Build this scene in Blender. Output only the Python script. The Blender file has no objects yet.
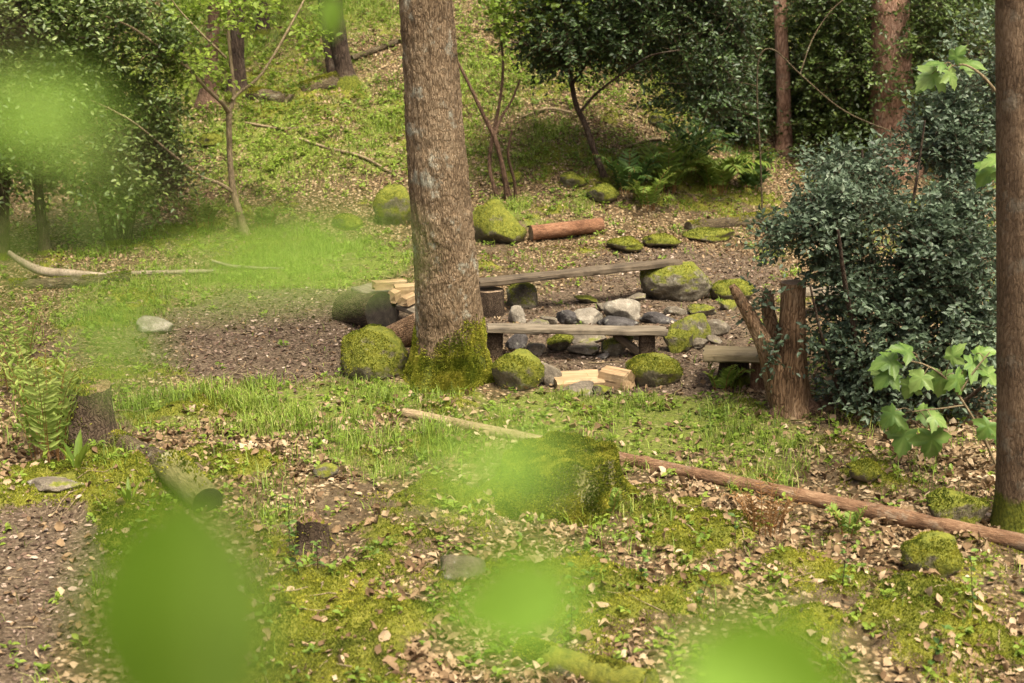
import bpy, math, random
import numpy as np
from mathutils import Vector, Matrix, Quaternion

# ------------------------------------------------------------------ basics
scene = bpy.context.scene
COL = scene.collection
R = np.random.default_rng(7)
FPX, CX, CY = 1500.0, 512.0, 341.5
CAMH, PITCH = 4.1, math.radians(15.5)
CP, SP = math.cos(PITCH), math.sin(PITCH)


def sstep(a, b, v):
    t = np.clip((v - a) / (b - a), 0, 1)
    return t * t * (3 - 2 * t)


def _hash(ix, iy, iz, seed):
    h = (ix.astype(np.int64) * 374761393 + iy.astype(np.int64) * 668265263 + iz.astype(np.int64) * 2147483647 + seed * 974634777)
    h &= 0xFFFFFFFF
    h = ((h ^ (h >> 13)) * 1274126177) & 0xFFFFFFFF
    h = ((h ^ (h >> 16)) * 2246822519) & 0xFFFFFFFF
    return ((h ^ (h >> 15)) & 0xFFFFFF) / float(0xFFFFFF)


def noise3(p, seed=0):
    """value noise, p (...,3) -> -1..1"""
    p = np.asarray(p, float)
    i = np.floor(p)
    f = p - i
    f = f * f * (3 - 2 * f)
    ix, iy, iz = i[..., 0], i[..., 1], i[..., 2]
    out = 0
    for dx in (0, 1):
        wx = f[..., 0] if dx else 1 - f[..., 0]
        for dy in (0, 1):
            wy = f[..., 1] if dy else 1 - f[..., 1]
            for dz in (0, 1):
                wz = f[..., 2] if dz else 1 - f[..., 2]
                out = out + wx * wy * wz * _hash(ix + dx, iy + dy, iz + dz, seed)
    return out * 2 - 1


def fbm(p, octv=3, seed=0):
    p = np.asarray(p, float)
    s, a, tot = 0, 1.0, 0
    for o in range(octv):
        s = s + a * noise3(p * (2.03 ** o) + 17.3 * o, seed + o)
        tot += a
        a *= .5
    return s / tot


def n2(x, y, sc, octv=3, seed=0):
    x = np.asarray(x, float); y = np.asarray(y, float)
    return fbm(np.stack([x * sc, y * sc, np.zeros_like(x) + .37], -1), octv, seed)


def unit(v):
    v = np.asarray(v, float)
    return v / np.maximum(np.linalg.norm(v, axis=-1, keepdims=True), 1e-9)


# ------------------------------------------------------------------ terrain
def hill_start(x):
    return 20.3 + 2.6 * sstep(1.0, 4.5, x) + .5 * sstep(-3, -6, x)


def T0(x, y):
    x = np.asarray(x, float); y = np.asarray(y, float)
    bank = 2.2 * (1 - sstep(2.6, 7.2, y))
    u = (y - hill_start(x)) / .8
    soft = .8 * np.where(u > 30, u, np.log1p(np.exp(np.minimum(u, 30))))
    soft = soft - np.maximum(soft - 25, 0) * .6
    hill = .44 * soft
    und = .05 * n2(x, y, .45, 2, 3) * sstep(7, 9, y) + .14 * n2(x, y, .5, 3, 5) * sstep(.5, 4, soft)
    return bank + hill + und


def at(px, py, lift=0.0):
    """the point of the ground (or lift metres above it) seen at a position of the photograph"""
    d = np.array([(px - CX) / FPX, CP + (CY - py) / FPX * SP, -SP + (CY - py) / FPX * CP])
    t = np.linspace(5.5, 60, 4000)
    P = d[None] * t[:, None] + np.array([0, 0, CAMH])
    g = P[:, 2] - T0(P[:, 0], P[:, 1]) - lift
    k = int(np.argmax(g < 0)) if (g < 0).any() else len(t) - 1
    k = max(k, 1)
    a = g[k - 1] / (g[k - 1] - g[k] + 1e-12)
    return P[k - 1] * (1 - a) + P[k] * a


def pt(px, py, Y):
    d = np.array([(px - CX) / FPX, CP + (CY - py) / FPX * SP, -SP + (CY - py) / FPX * CP])
    return d * (Y / d[1]) + np.array([0, 0, CAMH])


def ppm(p):
    return FPX / (p[1] * CP + (CAMH - p[2]) * SP)


# ------------------------------------------------------------------ ground zones (metres on the ground)
ZONES = []


def zone(kind, x0, y0, x1, y1, w=1.0):
    cx = (x0 + x1) / 2
    c = at(cx, (y0 + y1) / 2)
    ZONES.append((kind, c[0], (at(cx, y0)[1] + at(cx, y1)[1]) / 2, (x1 - x0) / 2 / ppm(c), max((at(cx, y0)[1] - at(cx, y1)[1]) / 2, .15), w))


for z in [
    ('dirt', 120, 285, 420, 392, 1.1), ('dirt', 480, 285, 780, 408, 1.2), ('dirt', -160, 500, 96, 760, 1.3), ('dirt', 250, 300, 520, 350, 1.),
    ('dirt', 560, 240, 800, 310, .9),
    ('grass', 130, 378, 470, 440, .95), ('grass', 440, 385, 820, 470, 1.15), ('grass', 180, 232, 420, 300, 1.), ('grass', 100, 385, 260, 440, .9),
    ('grass', 690, 440, 800, 500, .8), ('grass', 300, 430, 460, 480, .7), ('grass', 330, 372, 520, 420, .9), ('grass', 60, 265, 200, 330, .8),
    ('grass', 220, 480, 300, 530, .5), ('grass', 380, 190, 620, 225, .6), ('grass', 100, 235, 260, 262, .8), ('grass', 560, 530, 700, 620, .35),
    ('moss', -20, 455, 150, 530, 1.2), ('moss', 60, 480, 190, 560, 1.1), ('moss', 180, 450, 270, 500, 1.0), ('moss', 350, 490, 500, 560, 1.15),
    ('moss', 200, 570, 420, 700, 1.25), ('moss', 820, 455, 920, 490, 1.0), ('moss', 760, 560, 900, 620, 1.), ('moss', 880, 560, 1040, 640, 1.),
    ('moss', 620, 510, 760, 560, .9), ('moss', 500, 560, 700, 660, .75), ('moss', 700, 610, 860, 690, .9), ('moss', 300, 440, 430, 480, .8),
    ('moss', 60, 290, 190, 330, .7), ('moss', 120, 395, 240, 430, .8), ('moss', 640, 560, 760, 600, .9), ('moss', 560, 245, 800, 262, .45),
    ('moss', 600, 170, 800, 215, .9), ('moss', 200, 80, 380, 110, .9), ('moss', 520, 150, 650, 200, .9), ('moss', 100, 230, 330, 255, .8),
    ('moss', 0, 360, 120, 400, .9), ('moss', 860, 620, 1040, 700, 1.),
    ('litter', 560, 462, 740, 540, 1.3), ('litter', 230, 420, 340, 520, .9), ('litter', 330, 560, 520, 700, 1.2), ('litter', 800, 480, 1040, 580, 1.1),
    ('litter', 860, 420, 1040, 500, 1.2), ('litter', 180, 410, 290, 440, 1.), ('litter', 460, 640, 640, 700, 1.2), ('litter', 90, 320, 150, 420, .9),
    ('litter', 500, 215, 860, 300, .8), ('litter', 600, 385, 720, 412, .9), ('litter', 640, 420, 700, 440, .8), ('litter', 700, 540, 900, 600, .8),
    ('litter', -20, 270, 90, 300, .8), ('litter', 880, 590, 1040, 690, .7), ('litter', 480, 520, 620, 560, 1.),
]:
    zone(*z)


def masks(x, y):
    x = np.asarray(x, float); y = np.asarray(y, float)
    wx = x + .35 * n2(x, y, 1.1, 3, 11); wy = y + .6 * n2(x, y, 1.1, 3, 12)
    m = {k: np.zeros_like(x) for k in ('dirt', 'grass', 'moss', 'litter')}
    for k, cx, cy, rx, ry, w in ZONES:
        v = w * np.clip(1.35 - (((wx - cx) / rx) ** 2 + ((wy - cy) / ry) ** 2), 0, 1)
        m[k] = np.maximum(m[k], v)
    hz = y - hill_start(x)
    hill = sstep(.0, 1.5, hz)
    far = np.maximum(hill, sstep(.38, .5, np.abs(x) / np.maximum(y, 4)))
    far = np.maximum(far, 1 - sstep(5.5, 7, y))
    m['litter'] = np.maximum(m['litter'], .48 + .2 * far + .35 * n2(x, y, .9, 3, 21))
    mo = .62 * m['moss'] + .26 + .85 * n2(x, y, 1.9, 4, 22) - .1 * m['litter']
    m['moss'] = np.maximum(mo, far * (.3 + .9 * n2(x, y, .55, 3, 23)))
    gr = .72 * m['grass'] + .16 + .6 * n2(x, y, 1.9, 4, 24)
    m['grass'] = np.maximum(gr, hill * (.5 + .9 * n2(x, y, .6, 4, 25) + .25 * sstep(-1, -5, x)))
    m['grass'] = m['grass'] * (1 - .85 * sstep(.5, .9, m['dirt']))
    m['moss'] = m['moss'] * (1 - .8 * sstep(.45, .9, m['dirt']))
    for k in m:
        m[k] = np.clip(m[k], 0, 1.2)
    return m


def T(x, y):
    """ground height with its hummocks"""
    x = np.asarray(x, float); y = np.asarray(y, float)
    m = masks(x, y)
    near = sstep(7.0, 8.5, y)
    return T0(x, y) + near * (.03 * n2(x, y, 1.1, 2, 30) + .15 * np.clip(m['moss'] - .3, 0, .6) * (1 + 1.1 * n2(x, y, 4.2, 3, 31)) + .018 * n2(x, y, 2.6, 3, 32) + .008 * n2(x, y, 9, 2, 33))


def ground(px, py):
    p = at(px, py)
    return np.array([p[0], p[1], float(T(p[0], p[1]))])


# ------------------------------------------------------------------ mesh builder
class MB:
    def __init__(s):
        s.v, s.f, s.m, s.t, s.n = [], [], [], [], 0

    def add(s, v, faces, mat=0, tint=None):
        v = np.asarray(v, float).reshape(-1, 3)
        for f in faces:
            f = np.asarray(f, np.int64)
            if f.size:
                s.f.append(f + s.n); s.m.append(np.full(len(f), mat, np.int32))
        s.v.append(v)
        s.t.append(np.full(len(v), .5) if tint is None else np.broadcast_to(np.asarray(tint, float), (len(v),)))
        s.n += len(v)
        return s

    def build(s, name, mats, parent=None, origin=(0, 0, 0), smooth=True):
        me = bpy.data.meshes.new(name)
        v = np.concatenate(s.v).astype(np.float32)
        loops = np.concatenate([f.ravel() for f in s.f]).astype(np.int32)
        tot = np.concatenate([np.full(len(f), f.shape[1], np.int32) for f in s.f])
        start = np.concatenate([[0], np.cumsum(tot)[:-1]]).astype(np.int32)
        me.vertices.add(len(v)); me.vertices.foreach_set('co', v.ravel())
        me.loops.add(len(loops)); me.loops.foreach_set('vertex_index', loops)
        me.polygons.add(len(tot)); me.polygons.foreach_set('loop_start', start); me.polygons.foreach_set('loop_total', tot)
        mats = mats if isinstance(mats, (list, tuple)) else [mats]
        for m in mats:
            me.materials.append(m)
        me.polygons.foreach_set('material_index', np.concatenate(s.m))
        me.polygons.foreach_set('use_smooth', np.full(len(tot), smooth, bool))
        a = me.attributes.new('tint', 'FLOAT', 'POINT')
        a.data.foreach_set('value', np.concatenate(s.t).astype(np.float32))
        me.update(calc_edges=True)
        me.validate()
        o = bpy.data.objects.new(name, me)
        COL.objects.link(o)
        if parent is not None:
            o.parent = parent
        else:
            o.location = [float(c) for c in origin]
        return o


def tag(o, label=None, cat=None, group=None, kind=None):
    if label: o['label'] = label
    if cat: o['category'] = cat
    if group: o['group'] = group
    if kind: o['kind'] = kind
    return o


def thing(name, label, cat, loc, group=None):
    o = bpy.data.objects.new(name, None)
    o.empty_display_size = .2
    COL.objects.link(o)
    o.location = [float(c) for c in loc]
    return tag(o, label, cat, group)


def copy_tree(o, parent=None):
    c = o.copy(); COL.objects.link(c)
    if parent: c.parent = parent
    for ch in list(o.children):
        copy_tree(ch, c)
    return c


# ---- tubes
def smooth_path(pts, n):
    """Catmull-Rom through rows of any width, resampled to n rows"""
    pts = np.asarray(pts, float)
    if len(pts) == 2:
        t = np.linspace(0, 1, n)[:, None]
        return pts[0] * (1 - t) + pts[1] * t
    P = np.vstack([2 * pts[0] - pts[1], pts, 2 * pts[-1] - pts[-2]])
    u = np.linspace(0, len(pts) - 1 - 1e-6, n)
    i = u.astype(int); f = (u - i)[:, None]
    a, b, c, d = P[i], P[i + 1], P[i + 2], P[i + 3]
    return .5 * (2 * b + (c - a) * f + (2 * a - 5 * b + 4 * c - d) * f ** 2 + (3 * b - a - 3 * c + d) * f ** 3)


def frames(path):
    t = unit(np.gradient(path, axis=0))
    up = np.array([0, 1.0, 0]) if abs(t[0][1]) < .8 else np.array([1.0, 0, 0])
    u = np.zeros_like(t); w = np.zeros_like(t)
    a = unit(up - t[0] * (up @ t[0]))
    for k in range(len(t)):
        a = unit(a - t[k] * (a @ t[k]))
        u[k] = a; w[k] = np.cross(t[k], a)
    return t, u, w


def tube(mb, path, rad, segs=8, mat=0, tint=.5, disp=None, cap=True, capmat=None):
    """disp(theta, s, r) -> added radius; s = length along the path"""
    path = np.asarray(path, float); n = len(path)
    rad = np.broadcast_to(np.asarray(rad, float), (n,))
    t, u, w = frames(path)
    th = np.linspace(0, 2 * math.pi, segs, endpoint=False)
    s = np.concatenate([[0], np.cumsum(np.linalg.norm(np.diff(path, axis=0), axis=1))])
    rr = np.repeat(rad[:, None], segs, 1)
    if disp is not None:
        rr = rr + disp(np.repeat(th[None], n, 0), np.repeat(s[:, None], segs, 1), rr)
    V = path[:, None] + rr[..., None] * (np.cos(th)[None, :, None] * u[:, None] + np.sin(th)[None, :, None] * w[:, None])
    i = np.arange(n - 1)[:, None] * segs; j = np.arange(segs)[None]; j2 = (j + 1) % segs
    q = np.stack([i + j, i + j2, i + segs + j2, i + segs + j], -1).reshape(-1, 4)
    mb.add(V, [q], mat, tint)
    if cap:
        cm = mat if capmat is None else capmat
        for k in (0, n - 1):
            ring = V[k]
            c = ring.mean(0)
            inner = c + (ring - c) * .5
            vv = np.vstack([ring, inner, c[None]])
            a = np.arange(segs); b = (a + 1) % segs
            q1 = np.stack([a, b, segs + b, segs + a], -1)
            t1 = np.stack([segs + a, segs + b, np.full(segs, 2 * segs)], -1)
            if k == 0:
                q1 = q1[:, ::-1]; t1 = t1[:, ::-1]
            mb.add(vv, [q1, t1], cm, tint)
    return V


def bark_disp(amp, k, zk, seed=0):
    """vertical furrows of bark"""
    def f(th, s, r):
        r0 = float(np.mean(r))
        p = np.stack([np.cos(th) * r0 * k, np.sin(th) * r0 * k, s * zk], -1)
        a = noise3(p, seed); b = noise3(p * 2.1 + 5, seed + 1)
        ridge = 1 - np.abs(a) * 2
        return amp * (.7 * ridge + .5 * b) + r0 * .05 * noise3(np.stack([np.cos(th) * 1.2, np.sin(th) * 1.2, s * .9], -1), seed + 3)
    return f


# ---- leaves
LEAF_V = np.array([[0, 0, 0], [-.5, .33, 1], [0, .33, 0], [.5, .33, 1], [-.42, .68, 1], [0, .68, 0], [.42, .68, 1], [0, 1, 0]], float)
LEAF_T = np.array([[0, 3, 2], [0, 2, 1], [5, 6, 7], [4, 5, 7]])
LEAF_Q = np.array([[2, 3, 6, 5], [1, 2, 5, 4]])


def put_leaves(mb, pos, d, nrm, size, width=.5, fold=.12, curl=0., mat=0, tint=None, jit=0.):
    pos = np.asarray(pos, float); N = len(pos)
    if N == 0: return
    d = unit(d); x = unit(np.cross(d, nrm)); z = np.cross(x, d)
    size = np.broadcast_to(np.asarray(size, float), (N,)); width = np.broadcast_to(np.asarray(width, float), (N,))
    fold = np.broadcast_to(np.asarray(fold, float), (N,)); curl = np.broadcast_to(np.asarray(curl, float), (N,))
    lx = LEAF_V[None, :, 0] * width[:, None]
    ly = np.repeat(LEAF_V[None, :, 1], N, 0)
    lz = LEAF_V[None, :, 2] * fold[:, None] + curl[:, None] * ly ** 2
    if jit:
        lx = lx + jit * R.normal(size=lx.shape) * .5; ly = ly + jit * R.normal(size=lx.shape) * .5; lz = lz + jit * R.normal(size=lx.shape)
    V = pos[:, None] + size[:, None, None] * (lx[..., None] * x[:, None] + ly[..., None] * d[:, None] + lz[..., None] * z[:, None])
    off = np.arange(N)[:, None, None] * 8
    if tint is None: tint = R.random(N)
    mb.add(V, [(LEAF_T[None] + off).reshape(-1, 3), (LEAF_Q[None] + off).reshape(-1, 4)], mat, np.repeat(np.broadcast_to(tint, (N,)), 8))


def put_blades(mb, pos, d, bend, height, width, tint=None, mat=0):
    """grass blades: d = lean direction (N,3), bend = how far the tip leans"""
    pos = np.asarray(pos, float); N = len(pos)
    if N == 0: return
    up = np.array([0, 0, 1.0])
    side = unit(np.cross(d, up) + 1e-6)
    h = np.broadcast_to(height, (N,))[:, None]; w = np.broadcast_to(width, (N,))[:, None]; b = np.broadcast_to(bend, (N,))[:, None]
    m = pos + up * h * .55 + d * b * h * .3
    tip = pos + up * h * (1 - .25 * b) + d * b * h
    V = np.stack([pos - side * w, pos + side * w, m + side * w * .75, m - side * w * .75, tip], 1)
    off = np.arange(N)[:, None, None] * 5
    if tint is None: tint = R.random(N)
    mb.add(V, [(np.array([[0, 1, 2, 3]])[None] + off).reshape(-1, 4), (np.array([[3, 2, 4]])[None] + off).reshape(-1, 3)], mat, np.repeat(np.broadcast_to(tint, (N,)), 5))


# ------------------------------------------------------------------ materials
def new_mat(name):
    m = bpy.data.materials.new(name); m.use_nodes = True
    nt = m.node_tree; nt.nodes.clear()
    return m, nt


class NT:
    def __init__(s, nt): s.nt = nt

    def n(s, typ, **kw):
        o = s.nt.nodes.new(typ)
        for k, v in kw.items(): setattr(o, k, v)
        return o

    def l(s, a, b): s.nt.links.new(a, b)

    def val(s, sock, v):
        if hasattr(v, 'is_output') or hasattr(v, 'links'): s.l(v, sock)
        else: sock.default_value = v

    def coord(s, scale=(1, 1, 1), kind='Object'):
        c = s.n('ShaderNodeTexCoord'); m = s.n('ShaderNodeMapping')
        s.l(c.outputs[kind], m.inputs['Vector']); m.inputs['Scale'].default_value = scale
        return m.outputs['Vector']

    def noise(s, vec, scale, detail=4, rough=.55, dist=0.):
        o = s.n('ShaderNodeTexNoise'); s.l(vec, o.inputs['Vector'])
        o.inputs['Scale'].default_value = scale; o.inputs['Detail'].default_value = detail
        o.inputs['Roughness'].default_value = rough; o.inputs['Distortion'].default_value = dist
        return o.outputs['Fac']

    def voro(s, vec, scale, feature='F1', out='Distance'):
        o = s.n('ShaderNodeTexVoronoi', feature=feature); s.l(vec, o.inputs['Vector']); o.inputs['Scale'].default_value = scale
        return o.outputs[out]

    def ramp(s, fac, stops, interp='LINEAR'):
        o = s.n('ShaderNodeValToRGB'); o.color_ramp.interpolation = interp
        e = o.color_ramp.elements
        while len(e) < len(stops): e.new(.5)
        for k, (p, c) in enumerate(stops):
            e[k].position = p
            e[k].color = (c, c, c, 1) if isinstance(c, (int, float)) else (*c, 1)
        s.val(o.inputs['Fac'], fac)
        return o.outputs['Color']

    def mix(s, fac, a, b, blend='MIX'):
        o = s.n('ShaderNodeMix', data_type='RGBA', blend_type=blend)
        s.val(o.inputs[0], fac)
        for i, c in ((6, a), (7, b)):
            if isinstance(c, tuple): o.inputs[i].default_value = (*c, 1)
            else: s.l(c, o.inputs[i])
        return o.outputs[2]

    def math(s, op, a, b=0., c=None):
        o = s.n('ShaderNodeMath', operation=op); s.val(o.inputs[0], a); s.val(o.inputs[1], b)
        if c is not None: s.val(o.inputs[2], c)
        return o.outputs[0]

    def rng(s, v, a, b, c=0., d=1.):
        o = s.n('ShaderNodeMapRange', interpolation_type='SMOOTHSTEP'); s.val(o.inputs[0], v)
        for k, x in enumerate((a, b, c, d)): o.inputs[k + 1].default_value = x
        return o.outputs[0]

    def attr(s, name):
        o = s.n('ShaderNodeAttribute', attribute_name=name)
        return o.outputs['Fac']

    def bump(s, h, strength=.5, dist=.02):
        o = s.n('ShaderNodeBump'); s.l(h, o.inputs['Height']); o.inputs['Strength'].default_value = strength; o.inputs['Distance'].default_value = dist
        return o.outputs['Normal']

    def finish(s, color, rough=.9, normal=None, transl=0., spec=.3, tcol=None):
        out = s.n('ShaderNodeOutputMaterial')
        p = s.n('ShaderNodeBsdfPrincipled')
        s.val(p.inputs['Base Color'], color if not isinstance(color, tuple) else (*color, 1)); s.val(p.inputs['Roughness'], rough)
        p.inputs['Specular IOR Level'].default_value = spec
        if normal is not None: s.l(normal, p.inputs['Normal'])
        if transl:
            t = s.n('ShaderNodeBsdfTranslucent'); s.val(t.inputs['Color'], tcol if tcol is not None else color)
            if normal is not None: s.l(normal, t.inputs['Normal'])
            mx = s.n('ShaderNodeMixShader'); mx.inputs[0].default_value = transl
            s.l(p.outputs[0], mx.inputs[1]); s.l(t.outputs[0], mx.inputs[2]); s.l(mx.outputs[0], out.inputs[0])
        else:
            s.l(p.outputs[0], out.inputs[0])


def leaf_mat(name, stops, rough=.5, transl=.3, spec=.3, tstops=None):
    m, nt = new_mat(name); g = NT(nt)
    t = g.attr('tint')
    v = g.noise(g.coord(), 30, 2)
    f = g.math('ADD', t, g.math('MULTIPLY', g.math('SUBTRACT', v, .5), .35))
    g.finish(g.ramp(f, stops), rough, None, transl, spec, g.ramp(f, tstops) if tstops else None)
    return m


def bark_mat(name, cols, scale=1., stretch=.16, moss=None, lichen=0., bump=.8, plates=1.):
    """moss = (height where it ends, softness) in object space"""
    m, nt = new_mat(name); g = NT(nt)
    v = g.coord((scale, scale, scale * stretch))
    vo = g.coord()
    n1 = g.noise(v, 34, 6, .7, .5)
    ed = g.voro(g.mix(.12, v, g.n('ShaderNodeTexNoise').outputs['Color']), 40, 'DISTANCE_TO_EDGE')
    big = g.noise(vo, 2.2, 3)
    fine = g.noise(vo, 120, 3)
    h = g.math('ADD', g.math('MULTIPLY', n1, 1.), g.math('MULTIPLY', g.rng(ed, 0, .22), .28 * plates))
    h = g.math('ADD', h, g.math('MULTIPLY', fine, .25))
    f = g.math('ADD', g.math('MULTIPLY', h, .72), g.math('MULTIPLY', g.math('SUBTRACT', big, .5), .6))
    c = g.ramp(f, [(.30, cols[0]), (.52, cols[1]), (.72, cols[2]), (.92, cols[3])])
    if lichen:
        lf = g.math('MULTIPLY', g.rng(g.noise(vo, 5, 5, .7), .54, .68), lichen)
        c = g.mix(lf, c, (.33, .33, .25))
        sp = g.math('MULTIPLY', g.rng(g.noise(vo, 55, 2), .70, .76), lichen * .9)
        c = g.mix(sp, c, (.5, .45, .36))
    if moss:
        sx = g.n('ShaderNodeSeparateXYZ'); g.l(vo, sx.inputs[0])
        zf = g.rng(sx.outputs[2], moss[0], moss[0] - moss[1])
        mf = g.rng(g.math('ADD', zf, g.math('MULTIPLY', g.math('SUBTRACT', g.noise(vo, 6, 4, .7), .5), 1.1)), .45, .7)
        c = g.mix(mf, c, g.ramp(g.noise(vo, 40, 3), [(.3, (.045, .06, .008)), (.7, (.15, .16, .018))]))
    g.finish(c, .93, g.bump(h, bump, .03), spec=.15)
    return m


def rock_mat(name, cols, moss=.5, mosscol=((.06, .075, .010), (.17, .17, .022))):
    m, nt = new_mat(name); g = NT(nt)
    vo = g.coord()
    n = g.noise(vo, 5, 6, .65); f2 = g.noise(vo, 45, 4, .7)
    c = g.ramp(g.math('ADD', g.math('MULTIPLY', n, .65), g.math('MULTIPLY', f2, .35)), [(.32, cols[0]), (.5, cols[1]), (.66, cols[2])])
    c = g.mix(g.math('MULTIPLY', g.rng(g.noise(vo, 14, 3), .6, .7), .4), c, (.36, .35, .28))
    if moss > 0:
        ge = g.n('ShaderNodeNewGeometry'); sx = g.n('ShaderNodeSeparateXYZ'); g.l(ge.outputs['Normal'], sx.inputs[0])
        w = g.math('ADD', g.math('MULTIPLY', sx.outputs[2], .55), g.math('MULTIPLY', g.math('SUBTRACT', g.noise(vo, 4, 5, .7), .5), 2.))
        mf = g.rng(w, .75 - moss * .9, 1.0 - moss * .9)
        c = g.mix(mf, c, g.ramp(g.noise(vo, 22, 4, .7), [(.3, mosscol[0]), (.7, mosscol[1])]))
    h = g.math('ADD', g.noise(vo, 9, 6, .7), g.math('MULTIPLY', f2, .5))
    g.finish(c, .9, g.bump(h, .7, .03), spec=.2)
    return m


def wood_mat(name, cols, grain='X', scale=1., cracks=.6):
    m, nt = new_mat(name); g = NT(nt)
    sc = [22 * scale] * 3; sc['XYZ'.index(grain)] = 1.2 * scale
    v = g.coord(tuple(sc)); vo = g.coord()
    n = g.noise(v, 1.6, 5, .65, .4); b = g.noise(vo, 5, 4)
    c = g.ramp(g.math('ADD', g.math('MULTIPLY', n, .75), g.math('MULTIPLY', b, .25)), [(.3, cols[0]), (.5, cols[1]), (.68, cols[2])])
    ck = g.rng(g.noise(v, .9, 3), .36, .31)
    c = g.mix(g.math('MULTIPLY', ck, cracks), c, tuple(.25 * x for x in cols[0]))
    st = g.rng(g.noise(vo, 3.3, 5, .7), .5, .68)
    c = g.mix(g.math('MULTIPLY', st, .55), c, tuple(.55 * x for x in cols[0]))
    g.finish(c, .85, g.bump(g.math('SUBTRACT', n, g.math('MULTIPLY', ck, .6)), .6, .01), spec=.25)
    return m


def end_mat(name, cols):
    """sawn end grain: rings about the local Z axis"""
    m, nt = new_mat(name); g = NT(nt)
    vo = g.coord()
    sx = g.n('ShaderNodeSeparateXYZ'); g.l(vo, sx.inputs[0])
    r = g.math('SQRT', g.math('ADD', g.math('MULTIPLY', sx.outputs[0], sx.outputs[0]), g.math('MULTIPLY', sx.outputs[1], sx.outputs[1])))
    w = g.math('SINE', g.math('ADD', g.math('MULTIPLY', r, 380), g.math('MULTIPLY', g.noise(vo, 9, 3), 9)))
    f = g.math('ADD', g.math('MULTIPLY', w, .1), g.noise(vo, 10, 5, .7))
    c = g.ramp(f, [(.3, cols[0]), (.5, cols[1]), (.72, cols[2])])
    g.finish(c, .9, g.bump(f, .4, .01), spec=.2)
    return m


def ground_mat():
    m, nt = new_mat('woodland_ground'); g = NT(nt)
    vo = g.coord()
    # dry leaves lying on the soil
    vs = g.n('ShaderNodeTexVoronoi'); g.l(g.mix(.04, vo, g.n('ShaderNodeTexNoise').outputs['Color']), vs.inputs['Vector']); vs.inputs['Scale'].default_value = 24
    sp = g.n('ShaderNodeSeparateColor'); g.l(vs.outputs['Color'], sp.inputs[0])
    lit = g.ramp(sp.outputs[0], [(.0, (.085, .055, .026)), (.3, (.16, .108, .053)), (.6, (.25, .178, .092)), (.85, (.34, .255, .145)), (1, (.41, .325, .20))])
    lit = g.mix(g.rng(vs.outputs['Distance'], .25, .6), lit, (.06, .042, .02))
    soiln = g.noise(vo, 16, 6, .7)
    soil = g.ramp(soiln, [(.3, (.04, .028, .014)), (.55, (.09, .065, .036)), (.75, (.17, .128, .075))])
    chips = g.n('ShaderNodeTexVoronoi'); g.l(vo, chips.inputs['Vector']); chips.inputs['Scale'].default_value = 55
    cs = g.n('ShaderNodeSeparateColor'); g.l(chips.outputs['Color'], cs.inputs[0])
    dirt = g.ramp(cs.outputs[0], [(0, (.035, .025, .016)), (.5, (.075, .054, .036)), (.8, (.135, .10, .068)), (1, (.25, .19, .125))])
    dirt = g.mix(.45, dirt, soil)
    mossc = g.ramp(g.math('ADD', g.math('MULTIPLY', g.noise(vo, 3, 4), .5), g.math('MULTIPLY', g.noise(vo, 45, 4, .7), .5)), [(.34, (.05, .058, .010)), (.5, (.11, .115, .016)), (.64, (.19, .18, .028))])
    grassc = g.ramp(g.noise(vo, 30, 4, .7), [(.3, (.05, .068, .012)), (.6, (.14, .175, .026))])
    brk = g.noise(vo, 7, 5, .7)
    off = g.math('MULTIPLY', g.math('SUBTRACT', brk, .5), 1.2)
    c = g.mix(g.rng(g.math('ADD', g.attr('litter'), off), .3, .5), soil, lit)
    c = g.mix(g.rng(g.math('ADD', g.attr('dirt'), g.math('MULTIPLY', off, .7)), .35, .7), c, dirt)
    c = g.mix(g.math('MULTIPLY', g.rng(g.math('ADD', g.attr('grass'), off), .45, .9), .8), c, grassc)
    c = g.mix(g.rng(g.math('ADD', g.attr('moss'), off), .5, .68), c, mossc)
    h = g.math('ADD', g.math('MULTIPLY', vs.outputs['Distance'], -.6), g.math('MULTIPLY', g.noise(vo, 30, 5, .7), .8))
    h = g.math('ADD', h, g.math('MULTIPLY', chips.outputs['Distance'], -.3))
    g.finish(c, .95, g.bump(h, .8, .03), spec=.12)
    return m


M = {}
M['ground'] = ground_mat()
M['litter'] = leaf_mat('dry_leaf', [(0, (.085, .05, .024)), (.3, (.19, .125, .064)), (.55, (.28, .20, .112)), (.8, (.37, .28, .17)), (1, (.46, .365, .235))], .8, .12, .15)
M['chip'] = leaf_mat('bark_chip', [(0, (.03, .02, .013)), (.5, (.10, .065, .043)), (.85, (.20, .145, .105)), (1, (.34, .27, .20))], .9, 0, .1)
M['grass'] = leaf_mat('grass_blade', [(0, (.07, .11, .012)), (.5, (.16, .235, .026)), (.85, (.25, .33, .045)), (1, (.36, .35, .11))], .55, .35, .25)
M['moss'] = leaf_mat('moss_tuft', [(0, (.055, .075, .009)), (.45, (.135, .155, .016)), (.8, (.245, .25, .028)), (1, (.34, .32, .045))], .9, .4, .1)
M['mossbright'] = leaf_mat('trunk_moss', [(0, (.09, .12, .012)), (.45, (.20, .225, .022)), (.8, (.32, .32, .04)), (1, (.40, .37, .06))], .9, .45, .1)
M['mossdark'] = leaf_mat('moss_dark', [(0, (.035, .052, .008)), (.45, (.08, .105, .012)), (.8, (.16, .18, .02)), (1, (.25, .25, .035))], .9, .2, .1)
M['herb'] = leaf_mat('herb_leaf', [(0, (.035, .075, .014)), (.5, (.08, .15, .025)), (1, (.16, .25, .04))], .5, .35, .3)
M['spring'] = leaf_mat('spring_leaf', [(0, (.085, .14, .015)), (.5, (.165, .245, .026)), (1, (.27, .35, .05))], .5, .45, .3)
M['holly'] = leaf_mat('holly_leaf', [(0, (.018, .034, .010)), (.5, (.040, .070, .018)), (.85, (.07, .115, .030)), (1, (.12, .175, .05))], .45, .2, .4)
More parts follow.
